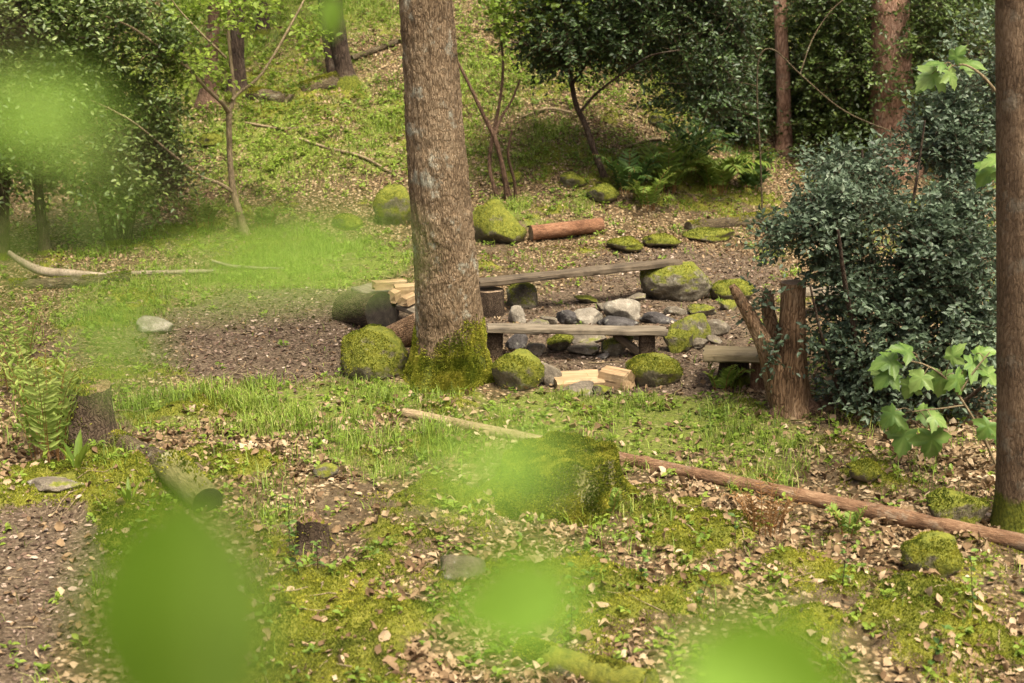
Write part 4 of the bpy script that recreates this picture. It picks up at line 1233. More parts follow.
# stones of the fire ring: label, box, material, moss tufts
RING = [('flat pale grey stone leaning at back of the fire ring', 603, 300, 642, 324, 'rockpale', 0, .6), ('small pale rounded stone at back left of fire ring', 572, 307, 606, 326, 'rockpale', 0, .8),
        ('sooty black stone in the middle of the fire ring', 592, 315, 640, 329, 'rockdark', 0, .7), ('small sooty stone at left back of fire ring', 556, 311, 578, 327, 'rockdark', 0, .8),
        ('upright pale pointed stone by left end of bench plank', 508, 307, 528, 326, 'rockpale', 0, .7), ('rounded mossy stone under the middle of front bench', 541, 333, 575, 355, 'rockmoss', 300, .8),
        ('flat grey stone under the front bench right of mossy stone', 570, 333, 608, 347, 'rock', 0, .7), ('low flat grey stone in front of the front bench', 566, 345, 602, 358, 'rock', 0, .8),
        ('angular grey stone with moss under right part of front bench', 598, 336, 634, 359, 'rockhalf', 100, .7), ('tiny dark stone in front of the front bench', 597, 354, 610, 362, 'rockdark', 0, .8),
        ('mossy rounded stone just right of the bench post', 661, 330, 696, 355, 'rockmoss', 320, .8), ('large grey brown stone at right side of fire ring', 664, 313, 712, 346, 'rockhalf', 120, .8),
        ('grey stone outermost at right of the fire ring', 703, 321, 732, 339, 'rock', 0, .8), ('small grey stone on dirt below the outermost ring stone', 704, 336, 723, 347, 'rock', 0, .9),
        ('sooty stone lying at back right of the fire ring', 640, 313, 678, 327, 'rockdark', 0, .7), ('low mossy stone at far right back of fire ring', 688, 304, 718, 319, 'rockhalf', 80, .8),
        ('grey stone between bench post and pale upright stone', 524, 322, 552, 338, 'rock', 0, .8), ('dark stone in shade behind the left bench post', 500, 334, 528, 352, 'rockdark', 0, .8),
        ('small brown stone on ground under the long plank', 574, 296, 600, 306, 'rockhalf', 0, .7), ('pale brown stone at foot of the plank bearing boulder', 626, 294, 646, 304, 'rock', 0, .8),
        ('small grey stone wedged between the two pale back stones', 596, 303, 612, 313, 'rock', 0, .8), ('dark flat stone behind the large grey brown ring stone', 664, 306, 694, 318, 'rock', 0, .7), ('little stone on dirt left of the fire ring', 540, 318, 558, 330, 'rock', 0, .8),
        ('sooty stone tucked under middle of the front bench', 604, 326, 624, 338, 'rockdark', 0, .8), ('grey stone seen under front bench by its brace', 632, 328, 652, 344, 'rockhalf', 60, .8), ('flat grey stone low at right front of fire ring', 690, 340, 712, 352, 'rock', 0, .8),
        ('brown stone beside the small mossy rear ring stone', 716, 300, 738, 312, 'rockhalf', 50, .8), ('grey stone against left side of mossy front bench stone', 524, 344, 546, 358, 'rock', 0, .8), ('round dark stone right of flat grey front stone', 632, 348, 648, 358, 'rockdark', 0, .8),
        ('flat stone under the fresh cut slab', 562, 384, 596, 398, 'rock', 0, .8), ('grey stone beside the mossy boulder at great trunk', 540, 364, 562, 388, 'rock', 0, .8),
        ('dark half buried stone between slab and split log', 592, 386, 612, 398, 'rockhalf', 0, .8)]
for k, (lab, a, b_, c, d_, mt_, ms, dp) in enumerate(RING):
    rock(lab, a, b_, c, d_, M[mt_], 130 + k, dp, 'stone', 'ring_stone', 4, .22, 13, ms, rot=.3 * (k % 3), group=None, cutd=.42, sink=.3)
# stones elsewhere
rock('low pale stone in grass left of the bare path', 134, 317, 172, 335, M['rockpale'], 160, .8, 'stone', 'flat_stone')
rock('flat grey stone on bright moss at left of picture foreground', 22, 484, 82, 500, M['rock'], 161, .6, 'stone', 'flat_stone')
rock('brown rounded stone in litter in middle of foreground', 438, 556, 486, 586, M['rockbrown'], 162, .8, 'stone', 'stone')
rock('small earthy stone half sunk in grass left of the long pole', 312, 464, 338, 480, M['rockhalf'], 163, .8, 'stone', 'stone')
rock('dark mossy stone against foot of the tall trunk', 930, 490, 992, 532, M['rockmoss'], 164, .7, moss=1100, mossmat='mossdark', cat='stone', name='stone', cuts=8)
rock('green mossy stone in front of the thick end of long pole', 903, 540, 966, 586, M['rockmoss'], 165, .8, moss=1500, cat='stone', name='stone', rough=.22)
rock('little mossy stone under the middle of the long pole', 672, 498, 702, 512, M['rockmoss'], 166, .8, moss=300, cat='stone', name='stone')
rock('mossy stone on litter above the thick end of long pole', 848, 470, 884, 492, M['rockmoss'], 167, .8, moss=500, cat='stone', name='stone')

# logs
log('red_log', 'short thick peeled red brown log at foot of the slope', 'log', pt(531, 233, ground(531, 241)[1]), pt(602, 225, ground(602, 233)[1]), .105, .10, M['redbark'], M['sawn'], 201, 28, 40, .0)
p0, p1 = ground(404, 414), ground(1034, 552)
pole = log('long_pole', 'long straight felled pole lying across grass, bark red brown on its thick end', 'log', p0 + [0, 0, .03], p1 + [0, 0, .05], .042, .064, M['polebark'], M['sawn'], 202, 20, 160, .004, knots=9, amp=.04)
pv = np.array([v.co[:] for v in pole.data.vertices])[:20 * 160].reshape(160, 20, 3)[:62]
cc = pv.mean(1, keepdims=True); sk = cc + (pv - cc) * 1.05
sk[-1] = cc[-1] + (pv[-1] - cc[-1]) * .99
i_ = np.arange(61)[:, None] * 20; j_ = np.arange(20)[None]; j2 = (j_ + 1) % 20
MB().add(sk, [np.stack([i_ + j_, i_ + j2, i_ + 20 + j2, i_ + 20 + j_], -1).reshape(-1, 4)]).build('peeled_section', M['polepeeled'], pole)
g0, g1 = ground(116, 446), ground(196, 482)
log('log', 'dark barked log running from the left stump to sawn log', 'log', g0 + [0, 0, .05], g1 + [0, 0, .05], .085, .10, M['mossbark'], M['sawn'], 203, 24, 40, .02, moss=2200)
g0, g1 = ground(172, 484), ground(208, 512)
log('log', 'short olive coloured sawn log end pointing at the viewer', 'log', g0 + [0, 0, .08], g1 + [0, 0, .07], .125, .12, M['olivebark'], M['sawndark'], 204, 28, 24, moss=900)
g0, g1 = ground(520, 652), ground(650, 694)
log('log', 'moss covered thin log at bottom edge of the foreground', 'log', g0 + [0, 0, .02], g1 + [0, 0, .03], .085, .095, M['rockmoss'], None, 205, 20, 40, .02, moss=11000)
g0, g1 = ground(10, 290), ground(132, 284)
log('log', 'low mossy log on ground before the left hollies', 'log', g0 + [0, 0, .03], g1 + [0, 0, .02], .09, .07, M['mossbark'], M['sawn'], 206, 18, 30, .02, moss=3500)
for lab, P_, sd in [('pale fallen branch with lifted tip in front of left hollies', [(8, 252, 5), (22, 262, 7), (42, 271, 9), (72, 274, 9), (112, 277, 7)], 207), ('straight pale fallen branch lying right of the lifted one', [(108, 276, 5), (150, 274, 5.5), (190, 272, 5), (214, 271, 3)], 208),
                    ('short pale stick fallen behind the blurred leaves', [(212, 261, 3), (232, 266, 3.5), (262, 268, 3), (284, 268, 2)], 209)]:
    Y_ = ground(P_[-1][0], P_[-1][1] + 3)[1]
    pr = px_path(P_, Y_)
    o0 = pr[len(pr) // 2][:3]
    for r_ in pr: r_[2] = max(r_[2], float(T(r_[0], r_[1])) + r_[3] * .7) if r_ is not pr[0] or sd != 207 else r_[2]
    m_ = MB(); limb(m_, pr, o0, 12, 10, sd, .12); tag(m_.build('fallen_branch', M['palewood'], None, o0), lab, 'branch')
g0, g1 = at(690, 236), at(772, 226)
log('log', 'moss wrapped log lying behind the row of mossy stones', 'log', g0 + [0, .25, .06], g1 + [0, .25, .08], .09, .10, M['mossbark'], None, 210, 18, 30, .02, moss=4000)
g0, g1 = at(250, 98), at(292, 104)
log('log', 'mossy log end on slope left of the twin dark trunk', 'log', g0 + [0, 0, .05], g1 + [0, 0, .03], .13, .12, M['mossbark'], None, 211, 18, 24, .02, moss=4000)
g0, g1 = at(300, 92), at(345, 84)
log('log', 'mossy root log at the foot of the twin dark trunk', 'log', g0 + [0, 0, .03], g1 + [0, 0, .08], .11, .17, M['mossbark'], None, 212, 18, 24, .02, moss=5000)
g0, g1 = at(352, 62), at(412, 38)
log('log', 'thin fallen trunk lying up the slope right of twin dark trunk', 'log', g0 + [0, 0, .06], g1 + [0, 0, .06], .05, .045, M['mossbark'], None, 213, 14, 24, .02)

for lab, P_, sd in [('long grey dead branch lying down the slope near great trunk', [(300, 142, 3), (330, 152, 3.2), (362, 160, 3), (392, 176, 2)], 221), ('thin dead branch fallen across slope above forked sapling', [(246, 126, 2.4), (285, 132, 2.6), (320, 128, 2)], 222),
                    ('dead branch lying on slope left of leaning holly stem', [(522, 120, 2.4), (548, 112, 3), (572, 116, 2.4)], 223), ('bent dead branch on the slope under dark holly crown', [(626, 150, 2.6), (656, 142, 3), (690, 148, 2.4)], 224)]:
    pr = np.array([[*at(a_, b_), w_ / 2 / ppm(at(a_, b_))] for a_, b_, w_ in P_]); pr[:, 2] += .05
    o0 = pr[0][:3].copy(); m_ = MB(); limb(m_, pr, o0, 8, 10, sd, .12); tag(m_.build('fallen_branch', M['twigpale'], None, o0), lab, 'branch')
for lab, bx, sd in [('mossy stone half sunk in the slope above the forked sapling', (196, 138, 222, 150), 231), ('small mossy stone on slope between sapling stems and great trunk', (500, 176, 522, 188), 232), ('mossy stone on slope beside the leaning holly stem', (560, 178, 588, 194), 233),
                    ('mossy stone left of dark boulder at slope foot', (330, 216, 362, 232), 234), ('dark mossy stone beneath fern bank', (586, 190, 620, 208), 235), ('mossy stone high on slope under dark holly crown', (648, 120, 676, 134), 236)]:
    rock(lab, *bx, M['rockmoss'], sd, .8, 'stone', 'stone', 4, .2, 7, 500, mossmat='mossdark')
# stumps
g0 = ground(565, 518)
stump('mossy_stump', 'wide mossy tree stump in front of the long pole', g0 + [-.04, .38, 0], .39, .34, M['olivebark'], M['olivebark'], 301, moss=60000, flare=.42, jag=.24, squash=.9, mosssize=.02, mossmat='moss', ecc=.06,
      mosscond=lambda c, n: np.clip(n[:, 2] * 2.2 + (c[:, 2] - .2) * 2.2 + .25 + 1.3 * fbm(c * np.array([6, 6, 2.]), 3, 8), .02, 1.4))
g0 = ground(82, 448)
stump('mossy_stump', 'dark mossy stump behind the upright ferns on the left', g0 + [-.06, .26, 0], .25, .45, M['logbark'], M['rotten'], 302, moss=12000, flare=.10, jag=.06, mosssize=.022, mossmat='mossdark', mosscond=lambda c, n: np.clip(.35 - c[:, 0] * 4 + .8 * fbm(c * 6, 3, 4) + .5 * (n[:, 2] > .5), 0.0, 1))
g0 = ground(312, 556)
stump('broken_stump', 'small broken brown stump among seedlings left of centre foreground', g0 + [0, .1, 0], .10, .17, M['logbark'], M['rotten'], 303, flare=.4, jag=.5, moss=200)

# ------------------------------------------------------------------ ferns
def fern(label, px, py, n, L, lean, seed, mat='fern', stalk='deadfern', spread=1., pin=17, name='fern', cat='fern', pw=.28, plen=.26, group=None, lift=0.):
    r = np.random.default_rng(seed)
    p = ground(px, py)
    root = thing(name, label, cat, p, group)
    for k in range(n):
        a = k * 2.4 + r.random() * .8
        h = np.array([math.cos(a), math.sin(a) * .9, 0])
        ln = L * (.7 + .5 * r.random()); q = lean * (.5 + r.random())
        t = np.linspace(0, 1, 16)
        bendv = q * t + .55 * q * t ** 2.6
        ang = np.cumsum(np.gradient(bendv)) if False else bendv
        st = np.stack([h[0] * np.sin(ang), h[1] * np.sin(ang), np.cos(ang)], -1) * (ln / 15)
        path = np.cumsum(st, 0) + h * .03 * spread * (1 + r.random()) * n ** .5 * .6
        path -= st[0]
        m_ = MB()
        tube(m_, path, np.linspace(.005, .0012, 16), 5, 1, .5, None, cap=False)
        tp = np.linspace(.16, .985, pin)
        tp = np.clip(tp + .012 * r.normal(size=pin), .1, .99)
        c = np.stack([np.interp(tp, t, path[:, i]) for i in range(3)], -1)
        tg = unit(np.stack([np.interp(tp, t, np.gradient(path[:, i])) for i in range(3)], -1))
        tw = .5 * r.normal()
        side = unit(np.cross(tg, np.array([0, 0, 1.]) * .6 + h) + tw * tg * .0 + 1e-6)
        sz = ln * plen * np.sin(np.pi * np.clip(tp * .86 + .14, 0, 1)) ** .8 * (.8 + .4 * r.random(pin)) + .01
        for s_ in (-1, 1):
            d = side * s_ + tg * .55 + .16 * r.normal(size=c.shape) + np.array([0, 0, -.12])
            nrm = np.cross(side, tg)
            put_leaves(m_, c, d, nrm + .25 * r.normal(size=c.shape), sz, pw, .06, -.25, 0, np.clip(.35 + .3 * tp + .2 * r.normal(size=pin), 0, 1))
        m_.build('frond', [M[mat], M[stalk]], root)
    return root


fern('upright green fern with brown stalks growing before the left stump', 50, 464, 17, .95, .42, 401, 'fernpale', pin=17, pw=.22, plen=.12)
fern('paler upright fern clump farther back than stump on left', 22, 396, 12, .85, .44, 402, 'fernpale', pin=15, pw=.22, plen=.12)
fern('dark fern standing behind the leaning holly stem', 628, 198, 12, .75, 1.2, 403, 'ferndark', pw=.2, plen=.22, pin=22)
fern('large spreading fern in middle of the fern bank', 668, 194, 15, 1.0, 1.15, 404, 'fern', pw=.18, plen=.2, pin=24)
fern('bright fern at the right end of the fern bank', 716, 198, 15, 1.0, 1.2, 405, 'fern', pw=.18, plen=.2, pin=24)
fern('low fern at fern bank edge above small mossy stones', 648, 212, 10, .65, 1.2, 406, 'fern', pw=.18, plen=.2, pin=24)
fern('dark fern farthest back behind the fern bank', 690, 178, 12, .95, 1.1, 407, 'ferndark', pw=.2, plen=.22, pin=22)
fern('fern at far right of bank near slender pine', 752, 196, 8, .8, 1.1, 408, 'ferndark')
fern('tufted fern on slope left of the forked sapling foot', 205, 232, 12, .55, 1.2, 409, 'fern', pw=.18, plen=.2, pin=22)
fern('tufted dark fern just right of the forked sapling foot', 264, 232, 12, .5, 1.2, 410, 'fern', pw=.18, plen=.2, pin=22)
fern('small fern by the grey plank under right bench', 722, 392, 6, .3, .8, 411, 'fern')
fern('tiny fern tucked at the right base of wide mossy stump', 607, 516, 5, .2, .9, 412, 'fern')
fern('small fern growing in front of the long pole', 848, 540, 5, .24, .9, 413, 'fern')
fern('orange brown dead bracken clump in front of the long pole', 764, 536, 22, .36, .7, 414, 'deadfern', 'deadfern', pin=9, pw=.2, plen=.12, cat='bracken', name='dead_bracken')


def strap_plant(label, px, py, n, L, seed, w=.22):
    r = np.random.default_rng(seed); p = ground(px, py)
    root = thing('strap_fern', label, 'fern', p)
    for k in range(n):
        a = k * 2.4 + r.random(); h = np.array([math.cos(a), math.sin(a), 0])
        m_ = MB()
        put_leaves(m_, np.zeros((1, 3)) + h * .02, (h * .45 + np.array([0, 0, 1.]))[None], (h * -1 + np.array([0, 0, .4]))[None], L * (.7 + .5 * r.random()), w, .05, -.25 * r.random())
        m_.build('frond', M['spring'], root)


strap_plant('glossy strap leaved fern left of dark barked log', 78, 484, 8, .26, 421)
strap_plant('small strap leaved plant near the sawn log end', 130, 508, 5, .16, 422)


def seedling(label, px, py, h, n, seed, leaf=.05, mat='herb', nm='seedling'):
    r = np.random.default_rng(seed); p = ground(px, py)
    root = thing(nm, label, 'seedling', p)
    lean = r.normal(size=2) * .15
    path = np.array([[lean[0] * t * h, lean[1] * t * h, t * h] for t in np.linspace(0, 1, 8)])
    path[0, 2] = -.02
    m_ = MB(); tube(m_, path, np.linspace(.004, .0018, 8), 5); m_.build('stem', M['twig'], root)
    m_ = MB(); k = r.integers(1, 8, n); a = r.random(n) * 6.28
    d = np.stack([np.cos(a), np.sin(a), .25 + .2 * r.normal(size=n)], -1)
    put_leaves(m_, path[k], d, np.array([0, 0, 1.]) + .3 * r.normal(size=(n, 3)), leaf * (.7 + .6 * r.random(n)), .55, .1, -.2)
    m_.build('leaves', M[mat], root)


for lab, a, b_, h, n, sd in [('tall loose leafy seedling on slope between forked sapling and great trunk', 288, 212, 1.0, 46, 21), ('pale green seedling up the slope right of the forked sapling', 262, 196, .8, 34, 22), ('leafy seedling on slope close left of the great trunk', 350, 170, .8, 36, 23),
                             ('little shrub of light leaves below the twin dark trunk', 318, 120, .9, 44, 24), ('small leafy shrub on slope right of the great trunk', 538, 130, .9, 44, 25), ('leafy shoot beside the dark hollies at the left slope', 168, 205, .8, 34, 26)]:
    seedling(lab, a, b_, h, n, 500 + sd, .075, 'spring')
for lab, a, b_, h, n, sd in [('leafy seedling in front of the small broken stump', 300, 590, .34, 22, 1), ('thin twiggy seedling left of the small broken stump', 290, 560, .42, 14, 2), ('slim seedling rising beside the small broken stump on right', 318, 578, .22, 12, 3),
                             ('tall thin seedling in litter below wide mossy stump', 572, 640, .45, 14, 4), ('thin seedling alone in foreground right of bottom mossy log', 700, 610, .34, 12, 5), ('slim seedling standing left of the green mossy stone', 842, 590, .4, 14, 6),
                             ('spindly seedling at lower right below long pole end', 972, 625, .36, 12, 7), ('leafy seedling in the bottom right corner', 930, 670, .25, 18, 8), ('bare stemmed seedling by dead bracken clump', 735, 560, .3, 6, 9), ('bushy seedling low in front of dead bracken', 640, 590, .2, 20, 10)]:
    seedling(lab, a, b_, h, n, 500 + sd)

# ------------------------------------------------------------------ the near beech sapling whose leaves hang in front of the lens
nb = np.array([-.75, 1.25, float(T0(-.75, 1.25))])
root = thing('beech_sapling', 'young beech very near with blurred bright green leaves on thin twigs', 'sapling', nb)
m_ = MB(); stemp = np.array([[-.75, 1.25, nb[2] - .05, .016], [-.72, 1.22, nb[2] + .8, .013], [-.70, 1.2, nb[2] + 1.5, .010], [-.66, 1.18, nb[2] + 2.1, .007], [-.62, 1.15, nb[2] + 2.6, .003]])
limb(m_, stemp, nb, 10, 10, 3, 0); m_.build('stem', M['twig'], root)
# leaf: tip-side px, stalk px, distance, length px, width ratio, how far the blade faces the lens
NEAR = [((176, 800), (192, 472), .43, 240, .55, .95), ((432, 618), (590, 584), .43, 110, .72, .85), ((880, 750), (672, 640), .43, 160, .66, .85), ((405, 474), (572, 460), .36, 90, .40, .75),
        ((84, 278), (144, 392), .38, 95, .42, .7), ((126, 270), (410, 250), .36, 250, .22, .75), ((-50, 96), (112, 128), .36, 135, .40, .75), ((20, 195), (140, 215), .36, 110, .22, .5), ((329, 40), (334, -6), 1.55, 46, .64, .9), ((-16, 310), (22, 236), .42, 60, .55, .6)]
for k, (tp, sp, dist, lp, wr, face) in enumerate(NEAR):
    a, b_ = pt(*sp, dist), pt(*tp, dist)
    d = unit(b_ - a); view = unit(np.array([0, -CP, SP]))
    s = np.linalg.norm(b_ - a)
    sd_ = unit(np.cross(d, view))
    nrm = unit(view * face + np.cross(d, sd_) * 0 + np.array([0, 0, 1.]) * (1 - face) * 1.2)
    m_ = MB()
    # a full blade: 9 stations along, 7 across
    t = np.linspace(0, 1, 11); wv = np.sin(np.pi * t ** .8) ** .75
    u = np.linspace(-1, 1, 9)
    x = unit(np.cross(d, nrm)); z = np.cross(x, d)
    G = a[None, None] + d * (t * s)[:, None, None] + x * (u[None, :, None] * (wv * s * wr / 2)[:, None, None]) + z * ((np.abs(u)[None] * .10 * wv[:, None] - .16 * (t ** 2)[:, None] + .012 * np.cos(t * 50)[:, None] * np.abs(u)[None]) * s)[..., None]
    i_ = np.arange(10)[:, None] * 9; j_ = np.arange(8)[None]
    m_.add(G.reshape(-1, 3) - nb, [np.stack([i_ + j_, i_ + j_ + 1, i_ + 10 + j_, i_ + 9 + j_], -1).reshape(-1, 4)], 0, np.clip((.3, .4, .45, .8, .6, .95, .75, .7, .6, .5, .6)[k] + .22 * np.cos((t[:, None] * 9 - np.abs(u)[None] * 2.2) * 6.28) * np.abs(u)[None] + .35 * np.exp(-(u[None] / .12) ** 2) + (.55 if k == 0 else .25) * (u[None] * (-1 if k == 0 else 1) > 0), 0, 1).ravel())  # veins and midrib, plus one half lighter: the fold's shading painted into the tint
    m_.build('leaf', M['near'], root)
    hh = (.75, 1.0, .8, 1.15, 1.5, 1.7, 1.9, 1.8, 2.3, 1.6, .9)[k]
    q0 = np.array([np.interp(nb[2] + hh, stemp[:, 2], stemp[:, i]) for i in range(3)])
    m_ = MB(); tube(m_, smooth_path(np.array([q0, q0 * .5 + a * .5 + [0, 0, .02 if tp[1] > 300 else .06], a]), 14) - nb, np.linspace(.0028, .0008, 14), 6); m_.build('twig', M['twig'], root)

# ================================================================== GROUND SCATTER
# dry leaves
x, y, r = scatter(420000, 7.0, 30, seed=1)
mk = masks(x, y)
dens = np.clip((mk['litter'] - .12) * 1.25, 0, 1) * (1 - .93 * np.clip(mk['dirt'] * 1.3 - .2, 0, 1)) * (1 - .75 * np.clip(mk['grass'], 0, 1)) * (1 - .8 * np.clip(mk['moss'] - .1, 0, 1)) + .03
dens *= np.clip(.55 + .8 * n2(x, y, 3., 2, 60), .1, 1) * np.where(y > 20, 1., 1)
ok = (r.random(len(x)) < dens) & clear(x, y, .85)
x, y = x[ok], y[ok]; N = len(x)
PIT = sstep(12.5, 13.5, y) * (1 - .35 * sstep(19.5, 21, y))      # trampled, crumbled leaves of the clearing
nr = ground_normal(x, y) + .38 * r.normal(size=(N, 3))
nr[:, 2] = np.abs(nr[:, 2])
a = r.random(N) * 6.28
d = np.stack([np.cos(a), np.sin(a), .3 * r.normal(size=N)], -1)
d = d - nr * np.sum(unit(nr) * d, 1, keepdims=True)
mb = MB()
put_leaves(mb, np.stack([x, y, T(x, y) + .002 + .016 * r.random(N)], -1), d, nr, (.026 + (.066 - .036 * PIT) * r.random(N) ** 1.6), .4 + .35 * r.random(N), .05 + .25 * r.random(N), .7 * (r.random(N) - .4), 0, np.clip(.36 - .13 * PIT + .25 * n2(x, y, 1.6, 2, 71) + .24 * r.normal(size=N), 0, 1), .11)
tag(mb.build('leaf_litter', M['litter']), 'dry tan and brown leaves lying all over the woodland floor', 'fallen leaves', kind='stuff')
# bark chips and crumbs on the bare path
x, y, r = scatter(90000, 7.0, 22, seed=2)
mk = masks(x, y)
ok = (r.random(len(x)) < np.clip(mk['dirt'] * 1.1 - .15, 0.02, 1)) & clear(x, y, .8)
x, y = x[ok], y[ok]; N = len(x)
a = r.random(N) * 6.28
mb = MB()
put_leaves(mb, np.stack([x, y, T(x, y) + .003 + .008 * r.random(N)], -1), np.stack([np.cos(a), np.sin(a), .25 * r.normal(size=N)], -1), np.array([0, 0, 1.]) + .5 * r.normal(size=(N, 3)), .02 + .05 * r.random(N) ** 2, .25 + .4 * r.random(N), .1 * r.random(N), .3 * (r.random(N) - .5))
tag(mb.build('path_debris', M['chip']), 'bark chips and crumbled leaves on the bare trodden earth', 'debris', kind='stuff')
# grass
x, y, r = scatter(900000, 7.2, 29, seed=3)
mk = masks(x, y)
cl = .6 * n2(x, y, 3.2, 3, 61) + .5 * n2(x, y, 1.1, 2, 62)
dens = np.clip((mk['grass'] - .22) * 1.5, 0, 1) * np.clip(.36 + 1.7 * cl, .0, 1) * np.where(y > 20, .75, 1.)
ok = (r.random(len(x)) < dens + .004) & clear(x, y, .9)
x, y, cl = x[ok], y[ok], cl[ok]; N = len(x)
a = r.random(N) * 6.28
hgt = (.04 + .12 * r.random(N) ** 1.6) * (1 + .8 * np.clip(cl, -.4, 1)) * np.where(np.abs(y - 11.6) < 1.2, 1.25, .85)
mb = MB()
put_blades(mb, np.stack([x, y, T(x, y) - .004], -1), np.stack([np.cos(a), np.sin(a), 0 * a], -1), .15 + 1.0 * r.random(N), hgt, (.0022 + .002 * r.random(N)) * np.where(y > 18, 1.6, 1.), np.clip(.45 + .5 * n2(x, y, 1.3, 2, 63) + .25 * r.normal(size=N), 0, 1))
tag(mb.build('grass', M['grass']), 'short fresh grass growing in the clearing and on the slope', 'grass', kind='stuff')
# moss tufts
mb = MB()
for cnt, ya, yb, sz, seed_ in ((620000, 7.0, 12.6, .0115, 4), (260000, 12.6, 26, .018, 44)):
    x, y, r = scatter(cnt, ya, yb, seed=seed_)
    mk = masks(x, y)
    cl = n2(x, y, 3.2, 3, 64)
    dens = np.clip((mk['moss'] - .30 + .35 * cl) * 1.8, 0, 1)
    ok = (r.random(len(x)) < dens) & clear(x, y, .9)
    x, y = x[ok], y[ok]; N = len(x)
    d = unit(np.array([0, 0, 1.]) + .8 * r.normal(size=(N, 3)))
    d[:, 2] = np.abs(d[:, 2])
    put_leaves(mb, np.stack([x, y, T(x, y) - .004 + .008 * r.random(N)], -1), d, r.normal(size=(N, 3)), sz * (1 + r.random(N)), .45, .1, 0, 0, np.clip(.48 + .7 * n2(x, y, 2.1, 3, 66) + .5 * n2(x, y, 7, 2, 69) + .14 * r.normal(size=N), 0, 1))
tag(mb.build('ground_moss', M['moss']), 'cushions of yellow green moss spread over the ground', 'moss', kind='stuff')
# low herbs: rosettes of small leaves
x, y, r = scatter(34000, 7.2, 30, seed=5)
mk = masks(x, y)
hz = sstep(-.5, 1.5, y - hill_start(x))
dens = .09 + .2 * np.clip(mk['grass'], 0, 1) + hz * np.clip(.22 + 1.3 * n2(x, y, .7, 4, 67), 0, 1) * .8
ok = (r.random(len(x)) < dens * (1 - .9 * np.clip(mk['dirt'], 0, 1))) & clear(x, y, 1.)
x, y, hz = x[ok], y[ok], hz[ok]; K = len(x); per = 9
sc = (.05 + .12 * hz * r.random(K))
P = np.repeat(np.stack([x, y, T(x, y)], -1), per, 0)
a = r.random(K * per) * 6.28
S = np.repeat(sc, per)
P = P + np.stack([np.cos(a) * S * .5 * r.random(K * per), np.sin(a) * S * .5 * r.random(K * per), S * r.random(K * per) * 1.1], -1)
d = np.stack([np.cos(a), np.sin(a), .35 + .4 * r.normal(size=K * per)], -1)
mb = MB()
put_leaves(mb, P, d, np.array([0, 0, 1.]) + .4 * r.normal(size=(K * per, 3)), (.028 + .035 * r.random(K * per)) * np.where(np.repeat(hz, per) > .5, 1.15, 1), .55, .1, -.2, 0, np.clip(np.repeat(.5 + .6 * n2(x, y, .8, 2, 68), per) + .2 * r.normal(size=K * per), 0, 1))
tag(mb.build('undergrowth', M['spring']), 'low green herbs and brambles scattered over slope and clearing', 'undergrowth', kind='stuff')
# twigs
x, y, r = scatter(2600, 7.0, 27, seed=6)
mk = masks(x, y)
ok = (r.random(len(x)) < .25 + .6 * mk['litter']) & clear(x, y, 1.)
x, y = x[ok], y[ok]
mb = MB()
for k in range(len(x)):
    L = .08 + .35 * r.random() ** 2; a = r.random() * 6.28
    t = np.linspace(-.5, .5, 5)
    q = np.stack([x[k] + np.cos(a) * L * t + .03 * L * r.normal(size=5), y[k] + np.sin(a) * L * t + .03 * L * r.normal(size=5), 0 * t], -1)
    q[:, 2] = T(q[:, 0], q[:, 1]) + .008 + .02 * r.random() * (t + .5)
    tube(mb, q, np.linspace(.0055, .002, 5) * (.6 + .8 * r.random()), 5, 0, .5, None, cap=False)
tag(mb.build('twig_litter', M['twigpale']), 'small fallen twigs strewn among the dry leaves', 'twigs', kind='stuff')

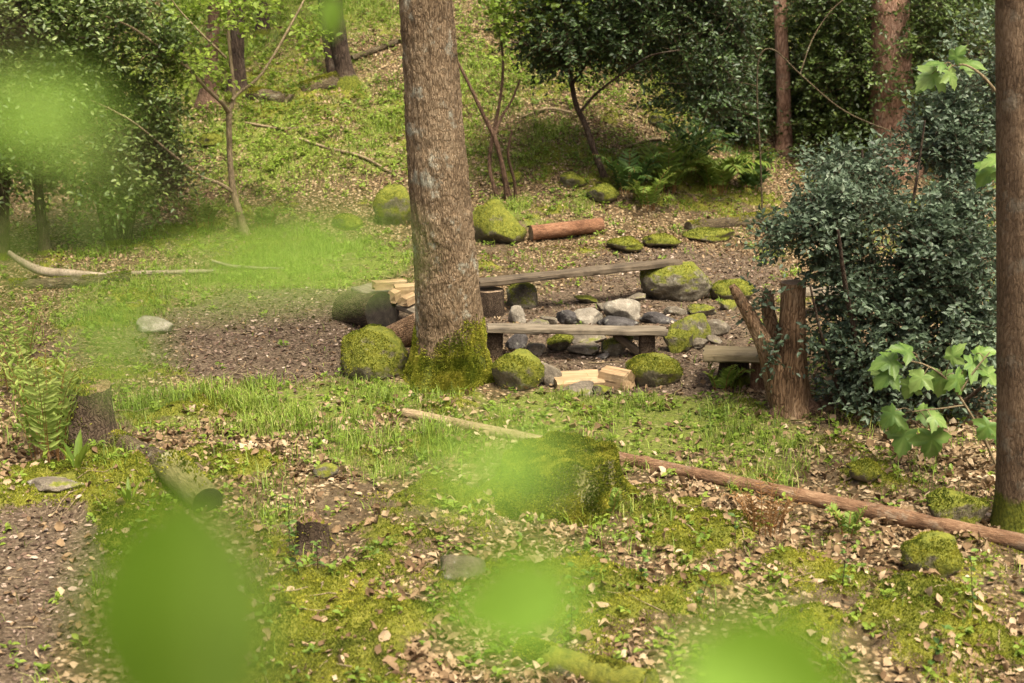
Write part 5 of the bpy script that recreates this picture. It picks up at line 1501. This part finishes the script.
# ------------------------------------------------------------------ light, sky, camera
world = bpy.data.worlds.new('World'); scene.world = world; world.use_nodes = True
nt = world.node_tree; nt.nodes.clear()
SUN_EL, SUN_AZ = math.radians(66), math.radians(145)      # azimuth clockwise from +Y
sky = nt.nodes.new('ShaderNodeTexSky'); sky.sky_type = 'NISHITA'; sky.sun_disc = False
sky.sun_elevation = SUN_EL; sky.sun_rotation = SUN_AZ
sky.air_density = .35; sky.dust_density = 8.; sky.ozone_density = 0.
bg = nt.nodes.new('ShaderNodeBackground'); bg.inputs['Strength'].default_value = .072
ow = nt.nodes.new('ShaderNodeOutputWorld')
nt.links.new(sky.outputs[0], bg.inputs[0]); nt.links.new(bg.outputs[0], ow.inputs[0])
sl = bpy.data.lights.new('sun', 'SUN'); sl.energy = 1.5; sl.angle = math.radians(20); sl.color = (1, .93, .78)
so = bpy.data.objects.new('sun', sl); COL.objects.link(so)
sd = Vector((math.sin(SUN_AZ) * math.cos(SUN_EL), math.cos(SUN_AZ) * math.cos(SUN_EL), math.sin(SUN_EL)))
so.rotation_euler = (-sd).to_track_quat('-Z', 'Y').to_euler(); so.location = (0, 0, 30)

cam = bpy.data.cameras.new('camera'); co = bpy.data.objects.new('camera', cam); COL.objects.link(co)
co.location = (0, 0, CAMH); co.rotation_euler = (math.pi / 2 - PITCH, 0, 0)
cam.sensor_width = 36; cam.lens = 36 * FPX / 1024; cam.clip_start = .05; cam.clip_end = 500
cam.dof.use_dof = True; cam.dof.focus_distance = 13.4; cam.dof.aperture_fstop = 2.15; cam.dof.aperture_blades = 0
scene.camera = co
vs = scene.view_settings
scene.display_settings.display_device = 'sRGB'
vs.view_transform = 'Standard'; vs.look = 'None'; vs.exposure = 2.25; vs.gamma = 1
try: vs.use_curve_mapping = False
except Exception: pass
scene.cycles.max_bounces = 8; scene.cycles.diffuse_bounces = 4; scene.cycles.transmission_bounces = 4
scene.cycles.use_denoising = True
scene.cycles.sample_clamp_indirect = 6

GROUPS = {'boulder': 'mossy boulders round the clearing', 'fern': 'ferns', 'firewood': 'split firewood on the benches', 'seedling': 'seedlings in the foreground', 'sapling': 'saplings',
          'holly tree': 'dark hollies', 'plank': 'bench planks', 'stump': 'stumps', 'log': 'fallen logs'}
for o in list(scene.objects):
    if o.parent and o.name.split('.')[0] == 'moss': o['kind'] = 'stuff'
    if not o.parent and o.name.split('.')[0] == 'holly_tree': o['category'] = 'holly tree'
    if not o.parent and o.name.split('.')[0] == 'ring_stone': o['group'] = 'stones of the fire ring'
    elif not o.parent and o.get('category') in GROUPS and not o.get('group'): o['group'] = GROUPS[o['category']]
